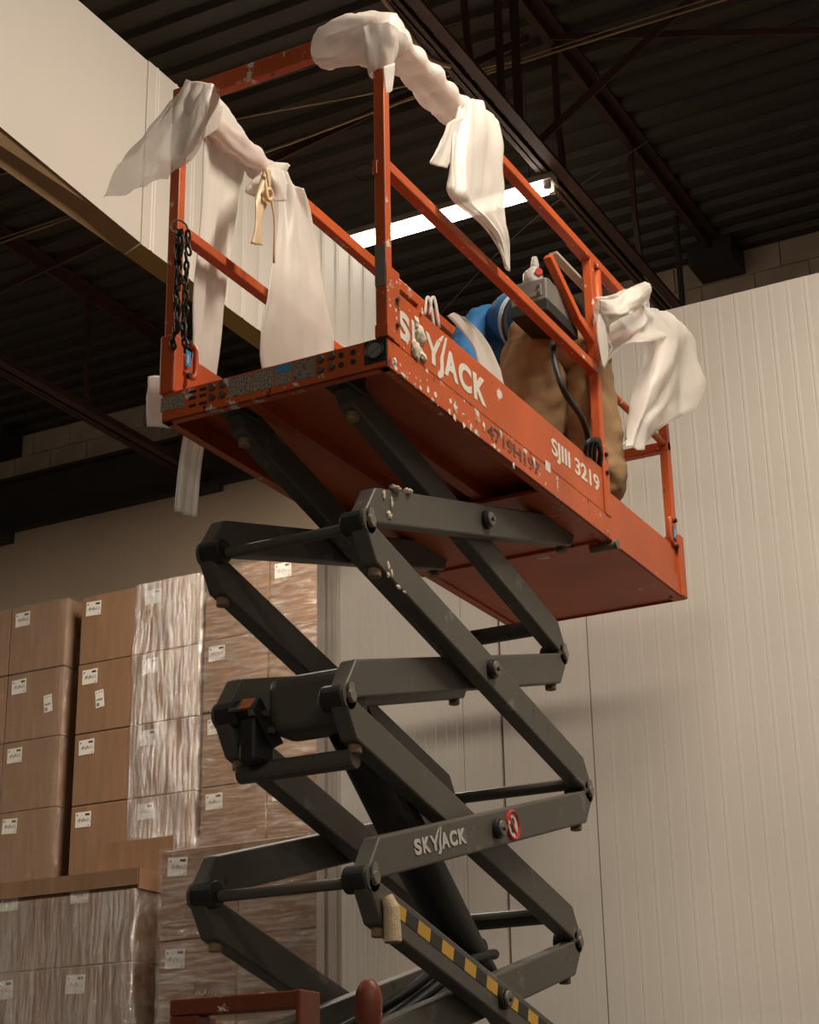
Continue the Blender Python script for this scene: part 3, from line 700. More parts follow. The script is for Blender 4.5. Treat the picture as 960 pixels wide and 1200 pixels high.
# ---- guard rails
def rail(p0, p1, w=.036, h=.036, mat='railred', name='guard_rail', parent=lift):
    return MB().bar(p0, p1, w, h).build(name, mat, parent, bevel=.004)
RT, RM = 4.165, 3.695
def post(x, y, z0, z1, w=.036, mat='railred'): return MB().box(x - w / 2, x + w / 2, y - w / 2, y + w / 2, z0, z1).build('rail_post', mat, lift, bevel=.004)
np_ = post(Xb - .005 + .02, Yb + .016, DECK, RT)          # near corner post
MB().box(Xb - .006, Xb + .037, Yb - .006, Yb + .036, DECK, DECK + .04).build('post_socket', 'redworn', np_, bevel=.003)
MB().box(Xb - .0055, Xb - .004, Yb + .0, Yb + .033, DECK + .16, DECK + .29).build('bare_patch', 'alu', np_)
MB().torus((Xb - .01, Yb + .06, at(432, 203, X=Xb).z), .028, .0028, (1, .35, 0), 24, 6).build('pin_ring', 'chain', np_)
MB().box(Xb - .012, Xb + .0, Yb + .02, Yb + .035, 3.655, 3.70).build('ring_tab', 'railred', np_, bevel=.002)
lp_ = post(Xb + .016, YL - .018, DECK, RT)                 # far corner post, near end
sk = MB().box(Xb - .008, Xb + .042, YL - .044, YL + .010, DECK - .002, DECK + .19).build('post_socket', 'railred', lp_, bevel=.006)
def handle(c, parent, sgn=-1, dirx=1):
    c = Vector(c)
    h = MB().tube(catmull([c + Vector((0, 0, .05)), c + Vector((dirx * .04, 0, .052)), c + Vector((dirx * .055, 0, .03)), c + Vector((dirx * .055, 0, -.03)), c + Vector((dirx * .04, 0, -.052)), c + Vector((0, 0, -.05))], 24), .009, 8).build('grab_handle', 'red', parent, smooth=True)
    MB().box(c.x + dirx * .0, c.x + dirx * .026, c.y - .004, c.y - .002, c.z - .026, c.z + .026).build('sticker', 'blue_sticker', h)
    MB().box(c.x + dirx * .008, c.x + dirx * .014, c.y - .0046, c.y - .004, c.z - .016, c.z + .012).build('sticker_arrow', 'signwhite', h)
    for dz in (-.058, .05): MB().cyl((c.x + dirx * .012, c.y - .002, c.z + dz), (c.x + dirx * .012, c.y - .014, c.z + dz), .009, 8).build('bolt', 'black', h)
handle((Xb + .046, YL - .044, DECK + .13), sk)
post(Xb + LM - .035, Yb + .016, DECK - .01, RT)             # middle post near side
mpp = MB().box(Xb + LM - .055, Xb + LM + .0, Yb - .004, Yb + .003, DECK - .004, TOE + .09).build('post_plate', 'red', lift, bevel=.003)
for zz in (3.29, 3.36): MB().cyl((Xb + LM - .03, Yb - .004, zz), (Xb + LM - .03, Yb - .013, zz), .009, 8).build('bolt', 'boss', mpp)
rail((Xb, Yb + .016, RT), (5.95, Yb + .016, RT))
rail((Xb + .02, Yb + .016, RM), (Xb + LM - .03, Yb + .016, RM))
frl = rail((Xb, YL - .018, RT), (5.95, YL - .018, RT), mat='redworn', h=.045)
for px_ in (500, 506): MB().tube(catmull([at(px_ - 2, 368, Y=YL - .05), at(px_, 350, Y=YL - .045), at(px_ + 4, 352, Y=YL - .05), at(px_ + 9, 384, Y=YL - .05)], 12), .006, 6).build('tie_cord', 'foam', frl, smooth=True)
rail((Xb + .02, YL - .018, RM), (5.9, YL - .018, RM))
rail((Xb + .015, Yb, RT), (Xb + .015, YL, RT), mat='redworn', h=.06)
post(Xb + LM - .035, YL - .018, DECK - .01, RT)
# extension rails
ep_ = MB().box(Xb + LE - .04, Xb + LE - .004, Yb + .02, Yb + .056, DECK - .05, RT + .05).build('rail_post', 'red', lift, bevel=.004)
post(Xb + LE - .022, YL - .038, DECK - .05, RT + .05, mat='red')
MB().cyl((Xb + LM - .03, Yb + .038, RM + .0), (Xb + LE - .02, Yb + .038, RM + .0), .014, 14).build('guard_rail', 'railred', lift, smooth=True)
rail((Xb + LM - .03, YL - .038, RM), (Xb + LE - .02, YL - .038, RM), .028, .028)
rail((Xb + LE - .022, Yb + .02, RM - .01), (Xb + LE - .022, YL - .02, RM - .01), .04, .04, 'railred')
rail((Xb + LE - .022, Yb + .02, RT + .05), (Xb + LE - .022, YL - .02, RT + .05), .036, .036)
rail((5.40, Yb + .055, RT + .045), (Xb + LE - .02, Yb + .055, RT + .045), .03, .036, 'redworn')
rail((5.90, YL - .055, RT + .045), (Xb + LE - .02, YL - .055, RT + .045), .03, .036)
MB().box(Xb + LE - .05, Xb + LE + .002, Yb - .002, Yb + .06, DECK - .09, 3.30).build('post_socket', 'red', ep_, bevel=.006)
handle((Xb + LE - .052, Yb + .012, 3.30), ep_, dirx=-1)
# pin tube and ring at the middle post head
pt_ = at(698, 320, Y=Yb + .02)
MB().cyl((pt_.x, pt_.y, pt_.z - .3), (pt_.x, pt_.y, pt_.z + .03), .02, 14).build('pin_tube', 'red', lift, smooth=True)
MB().torus((pt_.x - .02, pt_.y, pt_.z + .03), .018, .003, (.3, 1, 0), 20, 6).build('pin_ring', 'zinc', lift)
# ---- chain hanging at the far corner post
cq = at(222, 262, X=Xb - .02)
MB().torus((Xb - .012, YL - .05, cq.z), .028, .003, (.6, 1, 0), 24, 6).build('chain_ring', 'zinc', lift)
link = None
chz = cq.z - .03
for strand, (dy, nl, x_) in enumerate(((-.046, 15, -.012), (-.062, 13, -.022), (-.078, 15, -.008))):
    for j in range(nl):
        zz = chz - j * .026; an = (0 if j % 2 == 0 else 1)
        if link is None:
            lk = MB().torus((0, 0, 0), .0115, .0042, (0, 1, 0), 16, 6, stretch=(.62, 1.45)).build('chain_link', 'chain', None, smooth=True); link = lk.data
        else: lk = bpy.data.objects.new('chain_link', link); COL.objects.link(lk)
        lk.location = (Xb + x_ + random.uniform(-.004, .004), YL + dy + random.uniform(-.005, .005), zz)
        lk.rotation_euler = (random.uniform(-.2, .2), random.uniform(-.25, .25), (0.3 if an else 1.8) + random.uniform(-.3, .3)); adopt(lk, lift)
MB().tube(catmull([(Xb - .02, YL - .05, cq.z - .01), (Xb - .025, YL - .075, cq.z - .06), (Xb - .025, YL - .06, cq.z - .12), (Xb - .02, YL - .045, cq.z - .06)], 20), .006, 8).build('snap_hook', 'chain', lift, smooth=True)
# ---- control box hung on the near rail
cb_x0, cb_x1, cy0, cy1, cz0, cz1 = 5.14, 5.41, Yb + .05, Yb + .19, 3.848, 3.935
cb = MB().prism_y([(cb_x0, cz0), (cb_x1, cz0), (cb_x1, cz0 + .075), (cb_x0 + .03, cz1 + .01), (cb_x0, cz1)], cy0, cy1).build('control_box', 'alu', lift, bevel=.006)
MB().box(cb_x0 - .002, cb_x1 + .002, cy0 - .003, cy1 + .003, cz0 - .045, cz0).build('box_base', 'black', cb, bevel=.004)
MB().box(cb_x0 - .003, cb_x0, cy0 + .02, cy1 - .02, cz0 + .02, cz1 - .02).build('box_lid', 'alu', cb, bevel=.003)
for zz in (cz0 + .03, cz1 - .03): MB().cyl((cb_x0 - .003, cy0 + .03, zz), (cb_x0 - .008, cy0 + .03, zz), .006, 8).build('screw', 'zinc', cb)
jt = at(625, 322, Y=Yb + .12)
js = MB().tube([(jt.x, jt.y, jt.z - .06), (jt.x, jt.y, jt.z + .0), (jt.x + .01, jt.y, jt.z + .03)], [.042, .036, .014], 14).build('joystick_boot', 'signwhite', cb, smooth=True)
MB().tube([(jt.x + .01, jt.y, jt.z + .01), (jt.x + .02, jt.y, jt.z + .05), (jt.x + .02, jt.y, jt.z + .08)], [.012, .016, .010], 12).build('joystick_lever', 'signwhite', js, smooth=True)
MB().cyl((jt.x - .02, jt.y - .03, jt.z - .01), (jt.x - .03, jt.y - .035, jt.z - .01), .014, 12).build('joystick_switch', 'signred', js)
# orange bracket bars carrying the box
def barpx(a, b, ya, yb_, w, h, mat, nm='box_bracket'):
    return MB().bar(at(*a, Y=ya), at(*b, Y=yb_), w, h).build(nm, mat, cb, bevel=.003)
barpx((642, 300), (676, 372), Yb + .05, Yb + .03, .03, .03, 'red')
barpx((676, 372), (700, 410), Yb + .03, Yb + .01, .03, .03, 'red')
barpx((648, 297), (694, 345), Yb + .06, Yb + .06, .035, .014, 'housing')
barpx((692, 342), (694, 390), Yb + .05, Yb + .03, .014, .03, 'red')
MB().tube(catmull([at(648, 402, Y=Yb + .06), at(650, 425, Y=Yb + .03), at(662, 460, Y=Yb + .0), at(682, 490, Y=Yb + .01), at(690, 520, Y=Yb + .03), at(686, 548, Y=Yb + .05)], 24), .011, 10).build('control_cable', 'rubber', cb, smooth=True)
cl_ = at(697, 523, Y=Yb)
for k2 in range(3): MB().tube(catmull([at(688 + 4 * k2, 548, Y=Yb + .03), at(687 + 5 * k2, 522, Y=Yb - .01), at(697 + 2 * k2, 515, Y=Yb - .02), at(704, 530, Y=Yb - .01), at(703 - k2, 550, Y=Yb + .02)], 18), .009, 8).build('cable_loop', 'rubber', cb, smooth=True)
# ---- lift chassis (below the picture)
chs = MB().box(Xn - .14, Xf + .16, YC - .33, YC + .33, .22, .56).build('chassis', 'arm', lift, bevel=.02)
for yy in (YOR, YOL, YIR, YIL): MB().box(Xn - .05, Xf + .05, yy - .03, yy + .03, .56, .66).build('chassis_rail', 'boss', lift, bevel=.004)
for xx in (Xn + .1, Xf - .08):
    for sgn in (-1, 1):
        yy = YC + sgn * .345
        wh = MB().cyl((xx, yy - .055, .16), (xx, yy + .055, .16), .16, 32).build('wheel', 'tyre', lift, bevel=.02)
        MB().cyl((xx, yy - .058, .16), (xx, yy + .058, .16), .075, 20).build('wheel_hub', 'pin', wh, bevel=.005)
MB().box(Xn - .16, Xn - .14, YC - .30, YC + .30, .25, .54).build('chassis_panel', 'red', lift, bevel=.004)
# rust-red rounded lug in front of the lower arms
dq = at(432, 1168, X=Xn - .02)
bm = bmesh.new(); bmesh.ops.create_uvsphere(bm, u_segments=24, v_segments=16, radius=1.0)
for v in bm.verts: v.co = Vector((Xn - .02 + v.co.x * .03, dq.y + v.co.y * .036, dq.z - .012 + v.co.z * (.056 if v.co.z > 0 else .12)))
me = bpy.data.meshes.new('rounded_lug'); bm.to_mesh(me); bm.free(); me.materials.append(M['frame_old'])
for p in me.polygons: p.use_smooth = True
lg = bpy.data.objects.new('rounded_lug', me); COL.objects.link(lg); adopt(lg, lift)

# ================================================================== red frame in front of the lift
rx = 3.2
fa = at(205, 1172, X=rx); fb = at(358, 1163, X=rx)
fr = thing('steel_frame', 'old dark red square-tube frame standing in front of the lower scissor arms', 'frame', (rx, (fa.y + fb.y) / 2, 0))
pw = .075
MB().box(rx - .02, rx + .03, fb.y + .004, fa.y, fa.z - .035, fa.z).build('frame_top_bar', 'frame_old', fr, bevel=.004)
MB().box(rx - .02, rx + .05, fa.y - pw, fa.y - .001, 0, fa.z - .036).build('frame_post', 'frame_old', fr, bevel=.004)
MB().box(rx - .022, rx + .06, fb.y, fb.y + .012, 0, fa.z + .001).build('frame_post', 'frame_old', fr, bevel=.003)
MB().box(rx - .15, rx + .3, fa.y - .05, fa.y, 0, .03).build('frame_foot', 'frame_old', fr); MB().box(rx - .15, rx + .3, fb.y, fb.y + .05, 0, .03).build('frame_foot', 'frame_old', fr)

# ================================================================== cardboard boxes
BW, BH, BD = 0.492, 0.4795, 0.56
def make_box(name):
    r = bpy.data.objects.new(name, None)
BOXM = {}
def box_mesh(key, mat):
    if key in BOXM: return BOXM[key]
    a, b, c = BD, BW * .5 - .003, BH - .004
    mb = MB().box(0, a, -b, b, 0, c)
    o = mb.build('cardboard_box', mat, None, bevel=.006, seg=2); me = o.data; bpy.data.objects.remove(o); BOXM[key] = me
    return me
lab_me = MB().box(-.0015, .0005, -.062, .062, -.05, .05).build('box_label', 'label'); LAB = lab_me.data; bpy.data.objects.remove(lab_me)
mb = MB().box(-.0022, -.0014, -.052, -.016, .024, .038).box(-.0022, -.0014, .042, .052, .026, .036)
pts = []
def stroke(mb, pts, w=.0022):
    for (ya, za), (yb, zb) in zip(pts, pts[1:]): mb.bar((-.0019, -ya, za), (-.0019, -yb, zb), .0008, w, up=(1, 0, 0))
for k in range(9): stroke(mb, [(-.045 + k * .008, -.008 + .010 * math.sin(k * 2.3)), (-.041 + k * .008, .004 - .008 * math.cos(k * 1.7)), (-.037 + k * .008, -.008 + .010 * math.sin((k + 1) * 2.3))], .003)
stroke(mb, [(.034, .008), (.034, -.014)], .004); stroke(mb, [(.044, .008), (.05, .002), (.044, -.014), (.056, -.014)], .003)
ink_o = mb.box(-.0022, -.0014, -.050, -.042, -.042, -.036).build('label_print', 'ink'); INK = ink_o.data; bpy.data.objects.remove(ink_o)
slip_me = MB().box(-.0015, .0005, -.034, .034, -.06, .06).build('delivery_slip', 'label'); SLIP = slip_me.data; bpy.data.objects.remove(slip_me)
mb = MB().box(-.0022, -.0014, -.024, .024, -.012, .0).box(-.0022, -.0014, .004, .026, -.05, -.026)
for yy in (-.02, 0, .02): mb.box(-.0022, -.0014, yy - .004, yy + .004, .04, .048)
so = mb.build('slip_print', 'decal2'); SLIPI = so.data; bpy.data.objects.remove(so)
def cbox(x, y, z, label, group=None, mat='card', lab=True, slip=None, jx=.0, rz=0.0, labpos=None):
    r = thing('cardboard_box', label, 'box', (x, y, z), group)
    def part(me, nm, par, loc, rot=(0, 0, 0)):
        o = bpy.data.objects.new(nm, me); COL.objects.link(o); o.parent = par; o.location = loc; o.rotation_euler = rot; return o
    r.rotation_euler = (0, 0, rz)
    b = part(box_mesh(mat, mat), 'box_body', r, (0, 0, 0))
    if not b.modifiers:
        md = b.modifiers.new('bevel', 'BEVEL'); md.width = .006; md.segments = 2
    if lab:
        lp = labpos or (BW * .5 - .105, BH - .095)
        l = part(LAB, 'box_label', r, (-.001, lp[0], lp[1]), (random.uniform(-.04, .04), 0, 0)); part(INK, 'label_print', l, (0, 0, 0))['kind'] = 'stuff'
    if slip:
        l = part(SLIP, 'delivery_slip', r, (-.0012, slip[0], slip[1]), (-.12, 0, 0)); part(SLIPI, 'slip_print', l, (0, 0, 0))['kind'] = 'stuff'
    return r
def pallet(x, y, z, label, group=None, wd=1.0, dp=1.1):
    p = thing('pallet', label, 'pallet', (x, y, z), group)
    for k in range(5):
        yy = y - wd / 2 + wd * k / 4 * .92 + .01; 
        MB().box(x + dp * k / 4 * .9, x + dp * k / 4 * .9 + .1, y - wd / 2, y + wd / 2, z + .12, z + .14).build('pallet_board', 'pallet', p)
    for yy in (y - wd / 2, y - .05, y + wd / 2 - .1): MB().box(x, x + dp, yy, yy + .1, z + .0, z + .12).build('pallet_runner', 'pallet', p)
    return p
def box_label_text(r_, c_, nm):
    return '%s, column %s the corner trim, %s' % ('topmost cardboard box' if r_ == 0 else ROWN[r_] + ' cardboard box from top', 'nearer' if c_ == 0 else 'farther from', nm)
ROWN = ['top', 'second', 'third', 'fourth', 'fifth']
BX = 9.05
TOPB = at(235, 672, X=BX).z
def stack_back(yr, sname, rows, ztop, cols, mat='card', slips=None, labels=None):
    """front faces of a tall pallet stack; yr right edge; rows from the top"""
    for r_ in range(rows):
        for c_ in range(cols):
            y = yr + BW * (c_ + .5); z = ztop - BH * (r_ + 1)
            cbox(BX + random.uniform(-.004, .004), y, z, box_label_text(r_, c_, sname), 'upper cardboard boxes', mat, slip=(slips or {}).get((r_, c_)), lab=True)
yA = at(80, 701, X=BX).y; yB = at(236, 672, X=BX).y; yC = yB - .035 - 2 * BW
stack_back(yA, 'outermost tall stack', 4, TOPB + .02, 2, slips={(1, 0): (-.12, .23)})
stack_back(yB, 'middle tall stack', 4, TOPB, 2, slips={(1, 1): (.05, .22)})
stack_back(yC, 'innermost tall stack', 4, TOPB + .005, 2, 'card')
for k_, yr in enumerate((yA, yB, yC)):
    pallet(BX, yr + BW, TOPB - 4 * BH - .145, 'wooden pallet between lower and upper box tiers behind the front stacks', 'pallets under the boxes')
    ztop = TOPB - 4 * BH - .145
    for r_ in range(5):
        for c_ in range(2):
            cbox(BX + .01, yr + BW * (c_ + .5), ztop - BH * (r_ + 1), 'cardboard box in the lower tier hidden behind the front stacks', 'lower cardboard boxes', lab=False)
    pallet(BX, yr + BW, max(0.0, ztop - 5 * BH - .141), 'wooden pallet on the floor under the back row of boxes', 'floor pallets at the back')
DX = 7.75
yD = at(162, 1012, X=DX).y; yE = at(190, 995, X=DX).y - 2 * BW
ZD = at(162, 1015, X=DX).z
for yr, nm, mt, zt in ((yD, 'low covered stack', 'card', ZD - .02), (yE, 'low uncovered stack', 'card', at(190, 997, X=DX).z)):
    for r_ in range(5):
        for c_ in range(2):
            z = zt - BH * (r_ + 1)
            cbox(DX, yr + BW * (c_ + .5), z, box_label_text(r_, c_, nm), 'front cardboard boxes', mt)
    pallet(DX, yr + BW, max(0, zt - 5 * BH - .141), 'wooden pallet under the %s' % nm)
# cover sheets and loose flaps on top of the low stacks
cs = thing('cover_sheet', 'folded brown cardboard cover sheet lying over the low front stack', 'cardboard sheet', (DX, yD + BW, ZD - .02))
MB().box(DX - .012, DX + .9, yD - .012, yD + 2 * BW + .012, ZD - .018, ZD - .010).build('sheet_top', 'card', cs)
MB().box(DX - .018, DX - .010, yD - .012, yD + 2 * BW + .012, ZD - .10, ZD - .010).build('sheet_lip', 'card', cs)
MB().box(DX - .012, DX + .9, yD - .018, yD - .010, ZD - .12, ZD - .012).build('sheet_lip', 'card', cs)
f0, f1 = at(115, 1003, X=DX + .5), at(203, 985, X=DX + .5)
tag(MB().box(DX + .5, DX + .508, f1.y, f0.y, ZD - .012, f1.z + .03).build('cardboard_flap', 'card'), 'plain brown cardboard flap standing up behind the low covered stack', 'cardboard sheet')
f0, f1 = at(198, 680, X=BX + .1), at(232, 672, X=BX + .1)
tag(MB().box(BX + .1, BX + .5, f1.y, f0.y + .05, TOPB, f0.z + .008).build('cardboard_pad', 'card'), 'flat brown cardboard piece lying on top of the tall middle stack', 'cardboard sheet')
# hand writing on the low right-hand stack
def writing(px, py, strokes, s, label):
    q = at(px, py, X=DX - .006); mb = MB()
    for st_ in strokes:
        for (a, b), (c, d) in zip(st_, st_[1:]): mb.bar((DX - .005, q.y - a * s, q.z + b * s), (DX - .005, q.y - c * s, q.z + d * s), .001, .006, up=(1, 0, 0))
    o = mb.build('marker_writing', 'ink'); return o
Ts = [[(0, 1), (1.1, 1.25)], [(.5, 1.1), (.25, 0)]]
ys_ = [[(.9, .55), (1.0, .2), (1.25, .25), (1.35, .6)], [(1.35, .6), (1.2, -.25), (.95, -.3)]]
rs_ = [[(1.55, .55), (1.55, .12)], [(1.55, .4), (1.75, .6), (1.85, .5)]]
os_ = [[(2.05, .5), (1.95, .25), (2.1, .1), (2.3, .2), (2.3, .45), (2.05, .5)]]
# film sheets on the stacks
FW1 = wrap_mat('film_vertical', (1, 9, 0.9), 1, .36, .60, .60)
FW2 = wrap_mat('film_horizontal', (1, 1.2, 10), 3, .42, .66, .55)
FW3 = wrap_mat('film_soft', (1, 6, 1.0), 5, .45, .75, .22)
def film(yr, x, z0, z1, cols, mat, label, n=(34, 60), amp=.016, wide=None, yl=None):
    ya, yb = yr - .008, (yr + cols * BW + .008 if yl is None else yl); mb = MB(); G = []
    for i in range(n[1]):
        z = z0 + (z1 - z0) * i / (n[1] - 1); row_ = []
        # right side flap first, then round the corner and across the front
        for dx in (.5, .3, .12, .03): row_.append((x + dx, ya - .004 + noise.noise(Vector((dx * 9, z * 5, yr))) * .003, z))
        for j in range(n[0]):
            y = ya + (yb - ya) * j / (n[0] - 1); row_.append((x - .009 - abs(noise.noise(Vector((y * 3.3, z * 3.6, x)))) * amp - abs(noise.noise(Vector((y * 8, z * 2.5, x + 4)))) * amp * .4, y, z))
        G.append(row_)
    mb.grid(G); o = mb.build('stretch_film', mat, smooth=True); return tag(o, label, 'plastic film')
film(yB, BX, TOPB - 4 * BH, TOPB + .003, 1, FW1, 'shiny wrinkled stretch film round the right half of the tall middle stack', yl=yB + .52)
film(yA, BX, TOPB - 4 * BH, TOPB + .02, 2, FW3, 'thin clear film over the tall stack farthest from the cold room')
film(yC, BX, TOPB - 4 * BH, TOPB + .01, 2, FW2, 'horizontally stretched shiny film round the tall stack by the corner trim')
film(yD, DX - .01, ZD - 5 * BH, ZD - .122, 2, FW1, 'milky stretch film round the low front stack below its brown cover')
film(yE, DX, ZD - 5 * BH, at(190, 997, X=DX).z + .006, 2, FW2, 'horizontally wound film round the low stack beside the corner trim')
wr = writing(222, 1170, Ts + ys_ + rs_ + os_, .075, '')
tag(wr, 'dark marker handwriting scrawled on the low stack beside the corner trim, lower of two', 'writing')
wr = writing(212, 1078, Ts + [[(.9, .6), (.9, .2), (1.2, .15), (1.3, .6), (1.3, .1)]], .075, '')
tag(wr, 'dark marker letters on the low stack beside the corner trim, upper of two', 'writing')

# ================================================================== foam sheets on the rails
def pr(y=None, x=None):
    return lambda px, py, dd=0.0: at(px, py, X=(x + dd if x is not None else None), Y=(y + dd if y is not None else None))
# 1: far near-end corner: big crumpled drape with long tail
fy = pr(x=Xb + .05); fyo = pr(y=YL + .03)
w1 = thing('foam_sheet', 'torn translucent foam sheet blowing over the chain-side corner post with long tail', 'foam sheet', (Xb, YL, DECK))
A_ = pr(x=Xb - .03)
drape('blown_sheet', 'veil', w1, [
    [A_(212, 108), A_(222, 98), A_(240, 98), A_(252, 106)],
    [A_(190, 130, -.02), A_(208, 125, -.05), A_(232, 122, -.04), A_(250, 122)],
    [A_(165, 165, -.05), A_(192, 155, -.08), A_(225, 150, -.05), A_(246, 142)],
    [A_(140, 195, -.06), A_(175, 195, -.10), A_(212, 185, -.06), A_(238, 165)],
    [A_(126, 235, -.05), A_(160, 222, -.08), A_(196, 205, -.05), A_(222, 188)]], 30, 20, .035, 2, fold=(-1, 0, 0))
B_ = pr(x=Xb + .06)
drape('corner_wrap', 'foam', w1, [
    [A_(208, 112, .0), A_(222, 97, -.01), A_(240, 96, -.01), A_(252, 100, .02), A_(256, 108, .05)],
    [A_(204, 135), A_(218, 122, -.035), A_(238, 118, -.03), A_(252, 118, .03), A_(258, 116, .08)],
    [A_(200, 170), A_(212, 160, -.03), A_(230, 150, -.02), A_(246, 140, .04), A_(262, 128, .1)],
    [A_(204, 196), A_(212, 194, -.02), A_(220, 180, -.01), A_(236, 165, .04), A_(256, 150, .1)]], 26, 20, .016, 5, fold=(-1, 0, 0))
drape('hanging_tail', 'foam', w1, [
    [fyo(244, 108, -.04), fyo(256, 112), fyo(275, 140), fyo(296, 168)],
    [fyo(238, 180, -.03), fyo(252, 180), fyo(270, 190), fyo(286, 205)],
    [fyo(234, 262), fyo(247, 262), fyo(262, 264), fyo(276, 268)],
    [fyo(226, 340), fyo(240, 342), fyo(254, 344), fyo(264, 348)],
    [fyo(226, 400), fyo(238, 402), fyo(250, 404), fyo(258, 405)],
    [fyo(222, 470), fyo(232, 470), fyo(242, 468), fyo(250, 466)],
    [fyo(212, 530), fyo(220, 532), fyo(230, 534), fyo(237, 536)],
    [fyo(206, 598), fyo(212, 601), fyo(222, 604), fyo(230, 606)]], 60, 18, .012, 7, fold=(0, -1, 0))
drape('loose_flap', 'foam', w1, [
    [fyo(174, 441, .04), fyo(184, 440, .04), fyo(194, 445, .03), fyo(205, 446, .02)],
    [fyo(172, 470, .04), fyo(182, 470, .04), fyo(194, 472, .03), fyo(205, 474, .02)],
    [fyo(173, 500, .04), fyo(184, 500, .04), fyo(196, 502, .03), fyo(205, 502, .02)]], 14, 12, .006, 3)
# 2: sleeve and curtain on the far top rail
w2 = thing('foam_sheet', 'white foam sheet tied round the far rail and hanging as a wide curtain', 'foam sheet', (4.6, YL, DECK))
rz = RT
def sleeve(mb, x0, x1, y, z, r0, n=28, seg=22, seed=0, amp=.35):
    G = []
    for i in range(n):
        t = i / (n - 1); x = x0 + (x1 - x0) * t; row_ = []
        for k in range(seg + 1):
            q = 2 * math.pi * (k % seg) / seg
            rr = r0 * (1 + amp * noise.noise(Vector((math.cos(q) * 1.2, math.sin(q) * 1.2, x * 6 + seed))) + .12 * math.sin(x * 60 + q))
            row_.append((x, y + math.cos(q) * rr, z + math.sin(q) * rr))
        G.append(row_)
    mb.grid(G); return mb
sleeve(MB(), at(238, 100, Y=YL).x, at(316, 200, Y=YL).x, YL - .018, RT, .040, seed=2).build('rail_sleeve', 'foam', w2, smooth=True)
sleeve(MB(), at(318, 202, Y=YL).x, at(340, 218, Y=YL).x, YL - .018, RT - .005, .034, n=10, seed=4).build('rail_sleeve', 'foam', w2, smooth=True)
fo = pr(y=YL - .06); fi = pr(y=YL + .02)
drape('curtain', 'foam', w2, [
    [fo(318, 192), fo(330, 200), fo(342, 208), fo(352, 222)],
    [fo(326, 240), fo(338, 240), fo(350, 246), fo(362, 252)],
    [fo(322, 300), fo(338, 300), fo(356, 304), fo(374, 308)],
    [fo(314, 350), fo(336, 350), fo(360, 354), fo(384, 358)],
    [fo(306, 392), fo(332, 392), fo(362, 396), fo(394, 400)],
    [fo(308, 432), fo(336, 432), fo(366, 432), fo(398, 432)]], 46, 24, .022, 11, fold=(0, -1, 0), freq=(1.5, 6.0))
drape('knot_wing', 'foam', w2, [[fo(312, 196, -.02), fo(322, 190, -.03), fo(342, 193, -.03)], [fo(288, 222, -.02), fo(306, 216, -.04), fo(334, 205, -.02)], [fo(300, 232, -.02), fo(316, 226, -.03), fo(336, 216, -.02)]], 12, 12, .008, 4)
drape('knot_tail', 'foam', w2, [[fo(310, 196, -.05), fo(320, 196, -.06), fo(332, 200, -.05)], [fo(316, 216, -.05), fo(326, 216, -.07), fo(336, 216, -.05)], [fo(322, 236, -.05), fo(330, 236, -.05), fo(336, 235, -.05)]], 12, 10, .006, 6)
drape('tape_strip', 'cream', w2, [[fo(310, 196, -.07), fo(314, 196, -.08), fo(318, 198, -.07)], [fo(301, 225, -.07), fo(308, 224, -.08), fo(316, 226, -.07)], [fo(298, 238, -.07), fo(305, 238, -.08), fo(313, 238, -.07)], [fo(298, 262, -.07), fo(302, 263, -.08), fo(306, 262, -.07)], [fo(294, 285, -.07), fo(301, 287, -.08), fo(309, 288, -.07)]], 24, 8, .006, 8)
MB().tube(catmull([fo(312, 198, -.09), fo(316, 222, -.09), fo(319, 240, -.09), fo(322, 262, -.09), fo(321, 308, -.08)], 18), .0045, 6).build('tie_string', 'cream', w2, smooth=True)
MB().torus(fo(315, 228, -.095), .018, .007, (0, 1, .2), 20, 8).build('tape_roll', 'cream', w2, smooth=True)
# 3: wrapped near corner, padded rail, knot and hanging sheet
w3 = thing('foam_sheet', 'thick white foam wrap round the near corner of the rails with a hanging end', 'foam sheet', (4.2, Yb, DECK))
G = []
cpath = catmull([(Xb + .0, Yb + .235, RT - .005), (Xb - .0, Yb + .18, RT), (Xb + .01, Yb + .09, RT + .0), (Xb + .04, Yb + .03, RT), (Xb + .09, Yb + .016, RT)], 26)
crad = [.035, .066, .078, .082, .086, .085, .07]
mb = MB()
for i, c in enumerate(cpath):
    t = i / 25; k = t * 6; a = int(min(k, 5)); r = crad[a] + (crad[a + 1] - crad[a]) * (k - a)
    tan = (cpath[min(i + 1, 25)] - cpath[max(i - 1, 0)]).normalized(); sd = tan.cross(Vector((0, 0, 1))).normalized(); uu = Vector((0, 0, 1)); row_ = []
    for kk in range(29):
        q = 2 * math.pi * (kk % 28) / 28
        rr = r * (1 + .22 * noise.noise(Vector((math.cos(q) * 1.4, math.sin(q) * 1.4, t * 4))) + .10 * noise.noise(Vector((math.cos(q) * 4, math.sin(q) * 4, t * 12))))
        row_.append(c + sd * math.cos(q) * rr * .8 + uu * (math.sin(q) * rr - .012))
    G.append(row_)
mb.grid(G); mb.build('corner_bundle', 'foam', w3, smooth=True)
mb = MB(); G = []
for i in range(14):
    t = i / 13; z = RT - .02 - t * .14; r = .062 - .030 * t; row_ = []
    for kk in range(25):
        q = 2 * math.pi * (kk % 24) / 24; rr = r * (1 + .2 * noise.noise(Vector((math.cos(q) * 2, math.sin(q) * 2, t * 2.5 + 9))))
        row_.append((Xb + .016 + math.cos(q) * rr, Yb + .016 + math.sin(q) * rr, z))
    G.append(row_)
mb.grid(G); mb.build('post_cuff', 'foam', w3, smooth=True)
n3 = pr(y=Yb - .03)
